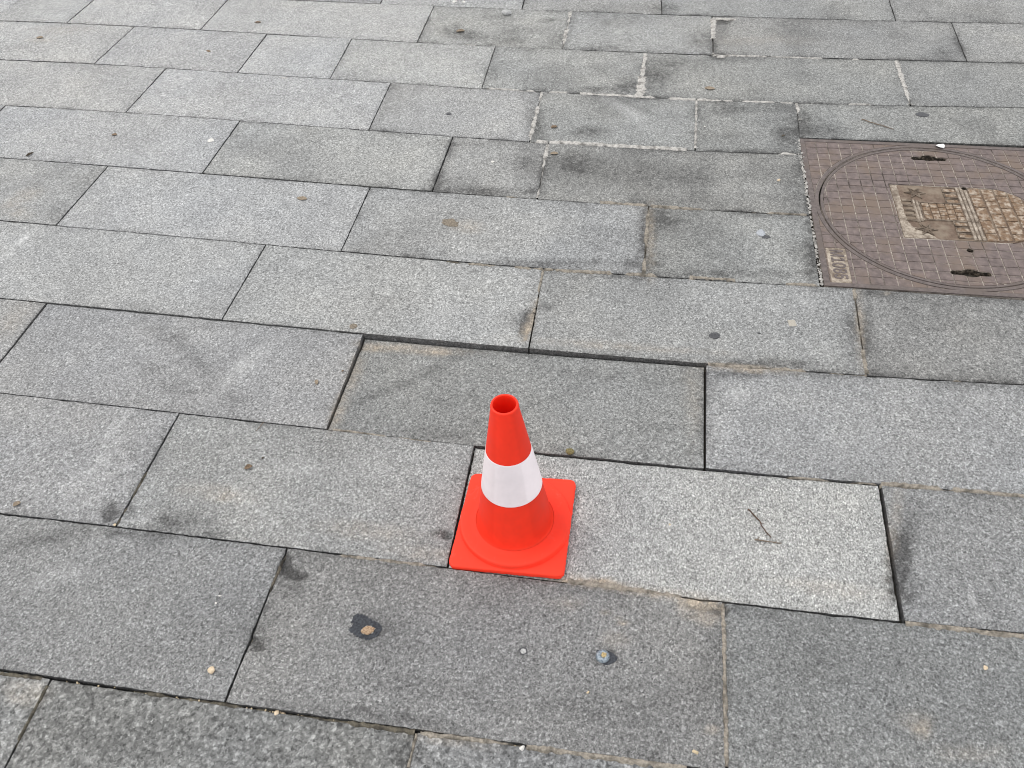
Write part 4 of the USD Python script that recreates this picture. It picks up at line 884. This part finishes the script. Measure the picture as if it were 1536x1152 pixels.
for i, (x, dy, s, mt, lb) in enumerate([(-.5229, 0, .0060, 'beige_stone', 'leftmost of four beige pebbles close together in the long open joint'), (-.5080, -.001, .0085, 'beige_stone', 'flat beige pebble second from the left of four in the long open joint'),
        (-.4995, .0005, .0090, 'beige_stone', 'rounded beige pebble third from the left of four in the long open joint'), (-.4674, 0, .0095, 'beige_stone', 'large beige pebble rightmost of four in the long open joint'),
        (-.3624, 0, .0060, 'tan_stone', 'small tan pebble in the long open joint right of the four beige ones'), (-.3360, .0005, .0085, 'white_stone', 'pale pebble in the long open joint just left of the bottom cross joint'),
        (-.2142, 0, .0085, 'tan_stone', 'tan pebble in the long joint right of the bottom cross joint'), (-.1295, .001, .0090, 'tan_stone', 'tan pebble in the long joint beside the flat white chip')]):
    pebble(x, float(line_y(0, x)) + dy - .001, s, mt, lb, 20 + i, flat=.7, rz=i * 1.3, lift=-.0022)
chip(-.1035, .5085, .0120, 'white_stone', 'flat white stone chip lying over the long joint near the bottom centre', 9, lift=.001)
chip(-.6760, .5112, .0060, 'tan_stone', 'tan stone crumb in the long open joint near the bottom left', 10, lift=-.002)
chip(-.9440, .8195, .0075, 'tan_stone', 'yellowish crumb where the left cross joint meets the long joint', 12, lift=0)
pebble(-.0911, 1.1080, .0145, 'moss', 'green-brown tuft of dry moss on the sunken slab edge right behind the cone', 13, flat=.75, cat='moss', name='moss_tuft')
leaf(-.7343, .9861, .0165, .0105, 'dry_leaf', 'curled brown leaf scrap on the slab left of the cone', 1, .5, .5)
leaf(-.7140, 1.0140, .0060, .0035, 'dark_leaf', 'tiny dark leaf crumb just above the curled brown leaf scrap', 2, 1.0)
leaf(-.6693, 1.2360, .0150, .0080, 'pale_leaf', 'small tan leaf scrap on the slab left of the sunken slab', 3, 1.9, .4)
leaf(-.6214, 1.2773, .0050, .0040, 'dry_leaf', 'tiny reddish leaf crumb by the left edge of the sunken slab', 4, .3)
leaf(-1.1616, .8394, .0150, .0105, 'pale_leaf', 'tan leaf scrap at the left edge of the photo above a long joint', 5, .8, .4)
leaf(-.9299, 1.9238, .0300, .0170, 'pale_leaf', 'pale tan leaf lying flat on a slab in the upper left middle', 6, -.1, .15)
leaf(-1.6302, 2.1961, .0170, .0120, 'dry_leaf', 'small orange-brown leaf scrap on the light slab at the upper left', 7, .1)
leaf(-1.8390, 2.0600, .0260, .0080, 'dark_leaf', 'black leaf sliver standing by the joint at the far left', 8, 1.0, .7)
leaf(.1990, 2.6618, .0330, .0190, 'pale_leaf', 'orange-tan leaf on a slab in the upper right, above the square dark slab', 9, -.1, .2)
leaf(-.2720, 2.3751, .0200, .0130, 'dry_leaf', 'round yellow-brown leaf scrap beside a dark patch in the upper middle', 10, .4, .3)
leaf(-.2540, 2.2240, .0230, .0140, 'pale_leaf', 'tan leaf scrap at the top left corner of the dark slab left of the manhole', 11, .1, .3)
leaf(-.6870, 3.0080, .0300, .0190, 'pale_leaf', 'yellowish leaf on a dark stain at the top of the photo', 12, .2, .4)
leaf(-2.2431, 2.8286, .0260, .0180, 'pale_leaf', 'faded tan leaf scrap in the far top left corner', 13, .2, .15)
leaf(-1.4638, 3.0218, .0240, .0120, 'dry_leaf', 'flat brown leaf scrap at the top, on the slab row nearest the edge', 14, .1, .2)
leaf(-1.5600, 2.7780, .0220, .0110, 'dry_leaf', 'flat grey-brown leaf scrap on the smooth slab at the upper left', 15, -.5, .1)
pebble(-.5426, 3.1640, .0260, 'grey_stone', 'grey and white stone standing alone at the top of the photo', 14, flat=.75, el=1.35, name='stone', cat='stone')
chip(-.4255, 2.1640, .0130, 'white_stone', 'white dropped crumb on the small slab in the upper middle', 16, name='white_crumb', cat='crumb')
blob(-1.3105, 2.1957, .0085, .0110, .0006, 'white_stone', 'white splash spot on the light slab at the upper left', 31, 'bird_dropping', 'bird dropping', rough=.5)
chip(-.7600, 3.2640, .0220, 'white_stone', 'left white flake of a pair at the top edge of the photo', 17, name='white_flake', cat='flake', flat=.2)
chip(-.7250, 3.2640, .0180, 'white_stone', 'right white flake of a pair at the top edge of the photo', 18, name='white_flake', cat='flake', flat=.2)
chip(.1824, 2.4227, .0080, 'white_stone', 'white speck of stone on the square slab beside the pale thin joint', 19)
chip(.3847, 2.1500, .0115, 'beige_stone', 'yellowish stone chip on the dark slab near the manhole left edge', 20)
chip(.4595, 2.1807, .0095, 'white_stone', 'white pebble in the gap at the left side of the manhole', 21, lift=.001)
chip(.0737, .6739, .0035, 'black_resin', 'tiny black crumb right of the shiny bolt stub', 22)
chip(-.7520, .9250, .0040, 'dark_leaf', 'tiny dark crumb below the curled brown leaf scrap', 23)
leaf(.4125, 2.3900, .0150, .0050, 'dark_leaf', 'dark leaf sliver on the square dark slab left of the manhole corner', 24, .7)
chip(-1.2371, 1.3217, .0050, 'black_resin', 'black speck on the large slab at the left', 25)
chip(-.0097, .6104, .0055, 'tan_stone', 'yellowish speck below the shiny bolt stub', 26)
chip(.1141, .9601, .0050, 'tan_stone', 'brown speck on the pale slab midway between cone and twigs', 27)
blob(-.4919, 1.8540, .0250, .0160, .0013, 'brown_gum', 'wide brown flattened gum spot in the middle of a light slab', 32, 'gum_spot', 'chewing gum', rough=.45)
blob(.2025, 1.4910, .0125, .0110, .0010, 'old_gum', 'dark grey round gum spot above the top right corner of the sunken slab', 33, 'gum_spot', 'chewing gum', rough=.25)
blob(.3026, 1.5115, .0045, .0022, .0008, 'old_gum', 'tiny black gum fleck right of the dark grey gum spot', 34, 'gum_spot', 'chewing gum')
blob(.3242, 1.8990, .0110, .0130, .0016, 'pale_gum', 'pale bluish gum on the slab at the lower left of the manhole', 35, 'gum_spot', 'chewing gum', rough=.45)
blob(.3360, 1.8830, .0110, .0080, .0006, 'old_gum', 'dark smear at the lower right of the pale bluish gum', 36, 'gum_spot', 'chewing gum', rough=.4)
blob(.8342, 2.5562, .0200, .0135, .0010, 'old_gum', 'grey flattened gum spot on the narrow slab behind the manhole', 37, 'gum_spot', 'chewing gum', rough=.2)
blob(-.6117, 2.4240, .0085, .0080, .0009, 'old_gum', 'small dark gum dot on the slab in the upper middle', 38, 'gum_spot', 'chewing gum', rough=.2)
blob(-.6379, 1.4240, .0095, .0090, .0005, 'brown_gum', 'faint round brownish spot at the corner above the sunken slab', 39, 'gum_spot', 'chewing gum', rough=.15)
st_ = affinity.rotate(box(-.0075, -.0095, .0075, .0095), 8).buffer(.001)
sm = extrude(st_, .0006, 0); thing('sticker_scrap', place(sm, .3796, 1.5550, .0004), 'tan_sticker', 'small tan square scrap stuck on the slab below the manhole', 'sticker', smooth=False)
n = 9; U, V = np.meshgrid(np.linspace(-1, 1, n), np.linspace(-1, 1, n)); Z = .004 * meshkit.fbm(np.stack([U * 1.6, V * 1.6, 0 * U + 3], -1), 3, 4) + .0025 * U * V
t = np.stack([U * .0125 * (1 - .25 * V ** 2), V * .0095 * (1 - .3 * U ** 2), Z], -1).reshape(-1, 3); i = np.arange(n * n).reshape(n, n)
a, b, c, d = i[:-1, :-1].ravel(), i[:-1, 1:].ravel(), i[1:, 1:].ravel(), i[1:, :-1].ravel(); k = n * n
e = np.concatenate([i[0, :], i[1:, -1], i[-1, ::-1][1:], i[::-1, 0][1:]])
pm = trimesh.Trimesh(np.vstack([t, t - [0, 0, .0006]]), np.vstack([np.c_[a, b, c], np.c_[a, c, d], np.c_[a + k, c + k, b + k], np.c_[a + k, d + k, c + k], np.c_[e[:-1], e[:-1] + k, e[1:] + k], np.c_[e[:-1], e[1:] + k, e[1:]]]), process=False); pm.fix_normals()
pm.apply_translation([.8539, 2.3750, .0008]); thing('paper_scrap', pm, 'white_paper', 'crumpled white paper scrap on the far edge of the manhole', 'paper')

# fixings left in the slab in front of the cone
ax, ay = -.3996, .6700; z0 = top_z(ax, ay)
an = xform('sawn_off_fixing', (ax, ay, z0)); AP = str(an.GetPath()); tag(an, 'rusty sawn-off fixing in a black resin patch, left of the shiny bolt', 'fixing')
pp = np.array([(-.026, .020), (-.020, .026), (-.008, .0225), (.008, .016), (.019, .012), (.0235, .004), (.019, -.009), (.008, -.017), (-.006, -.0155), (-.015, -.010), (-.025, -.008), (-.0265, .000), (-.021, .004), (-.0265, .009)]) * 1.12
ring = np.array(Polygon(pp).buffer(.003).buffer(-.003).exterior.segmentize(.0016).coords); ring += (meshkit.noise(np.c_[ring * 500, np.zeros(len(ring))], 8) - .5)[:, None] * .0042
obj('resin_patch', extrude(Polygon(ring).buffer(0), .0012, -.0004), 'black_resin', AP, smooth=False)
def local_blob(cx, cy, rx, ry, h, seed, rz, rough, z):
    m = blob(0, 0, rx, ry, h, None, None, seed, None, None, rz, rough); m.apply_translation([0, 0, -top_z(0, 0) - .0008]); m.apply_translation([cx, cy, z]); return m
obj('rim', local_blob(.0015, -.0015, .0120, .0086, .0014, 41, .35, .5, .0010), 'tan_sticker', AP, smooth=True)
obj('rusty_core', local_blob(.0012, -.0018, .0112, .0074, .0020, 42, .35, .55, .0021), 'rust_core', AP, smooth=True)
bx_, by_ = .0091, .6759; z0 = top_z(bx_, by_)
bo = xform('bolt_stub', (bx_, by_, z0)); BP = str(bo.GetPath()); tag(bo, 'shiny blue-grey bolt stub with golden broken top, in front of the cone', 'bolt')
obj('dark_collar', local_blob(.0045, -.0005, .0165, .0125, .0006, 43, 0, .5, 0.0), 'black_resin', BP, smooth=True)
sp = lathe([(.0118, -.001), (.0118, .0015), (.0104, .0042), (.0080, .0056), (.0058, .0058), (.0045, .0046), (.0001, .0046)], 28)
sp.vertices[:, 2] += (meshkit.noise(sp.vertices * 260, 5) - .5) * .0024 * (sp.vertices[:, 2] > .002); obj('stub', sp, 'bolt_steel', BP, smooth=50)
cr = trimesh.creation.icosphere(subdivisions=2, radius=.0048); cr.vertices *= (1 + .7 * (meshkit.noise(cr.vertices * 420, 9) - .5))[:, None]; cr.vertices *= [1, .95, .45]; cr.apply_translation([.0022, .0008, .0048])
obj('golden_core', cr, 'brass_core', BP, smooth=True)
rr_ = lathe([(.0075, -.0005), (.0072, .0004), (.0055, .0005), (.0052, -.0005)], 28); rr_.vertices[:, :2] *= (1 + .35 * (meshkit.noise(rr_.vertices * 300, 2) - .5))[:, None]
rp = xform('filled_drill_hole', (-.1245, .6674, top_z(-.1245, .6674) + .0004)); tag(rp, 'faint round filled drill hole between the rusty fixing and the shiny bolt stub', 'drill hole')
obj('rim', rr_, 'old_gum', str(rp.GetPath()), smooth=True); obj('filling', local_blob(0, 0, .0050, .0048, .0003, 44, 0, .2, 0.0), 'grey_stone', str(rp.GetPath()), smooth=True)
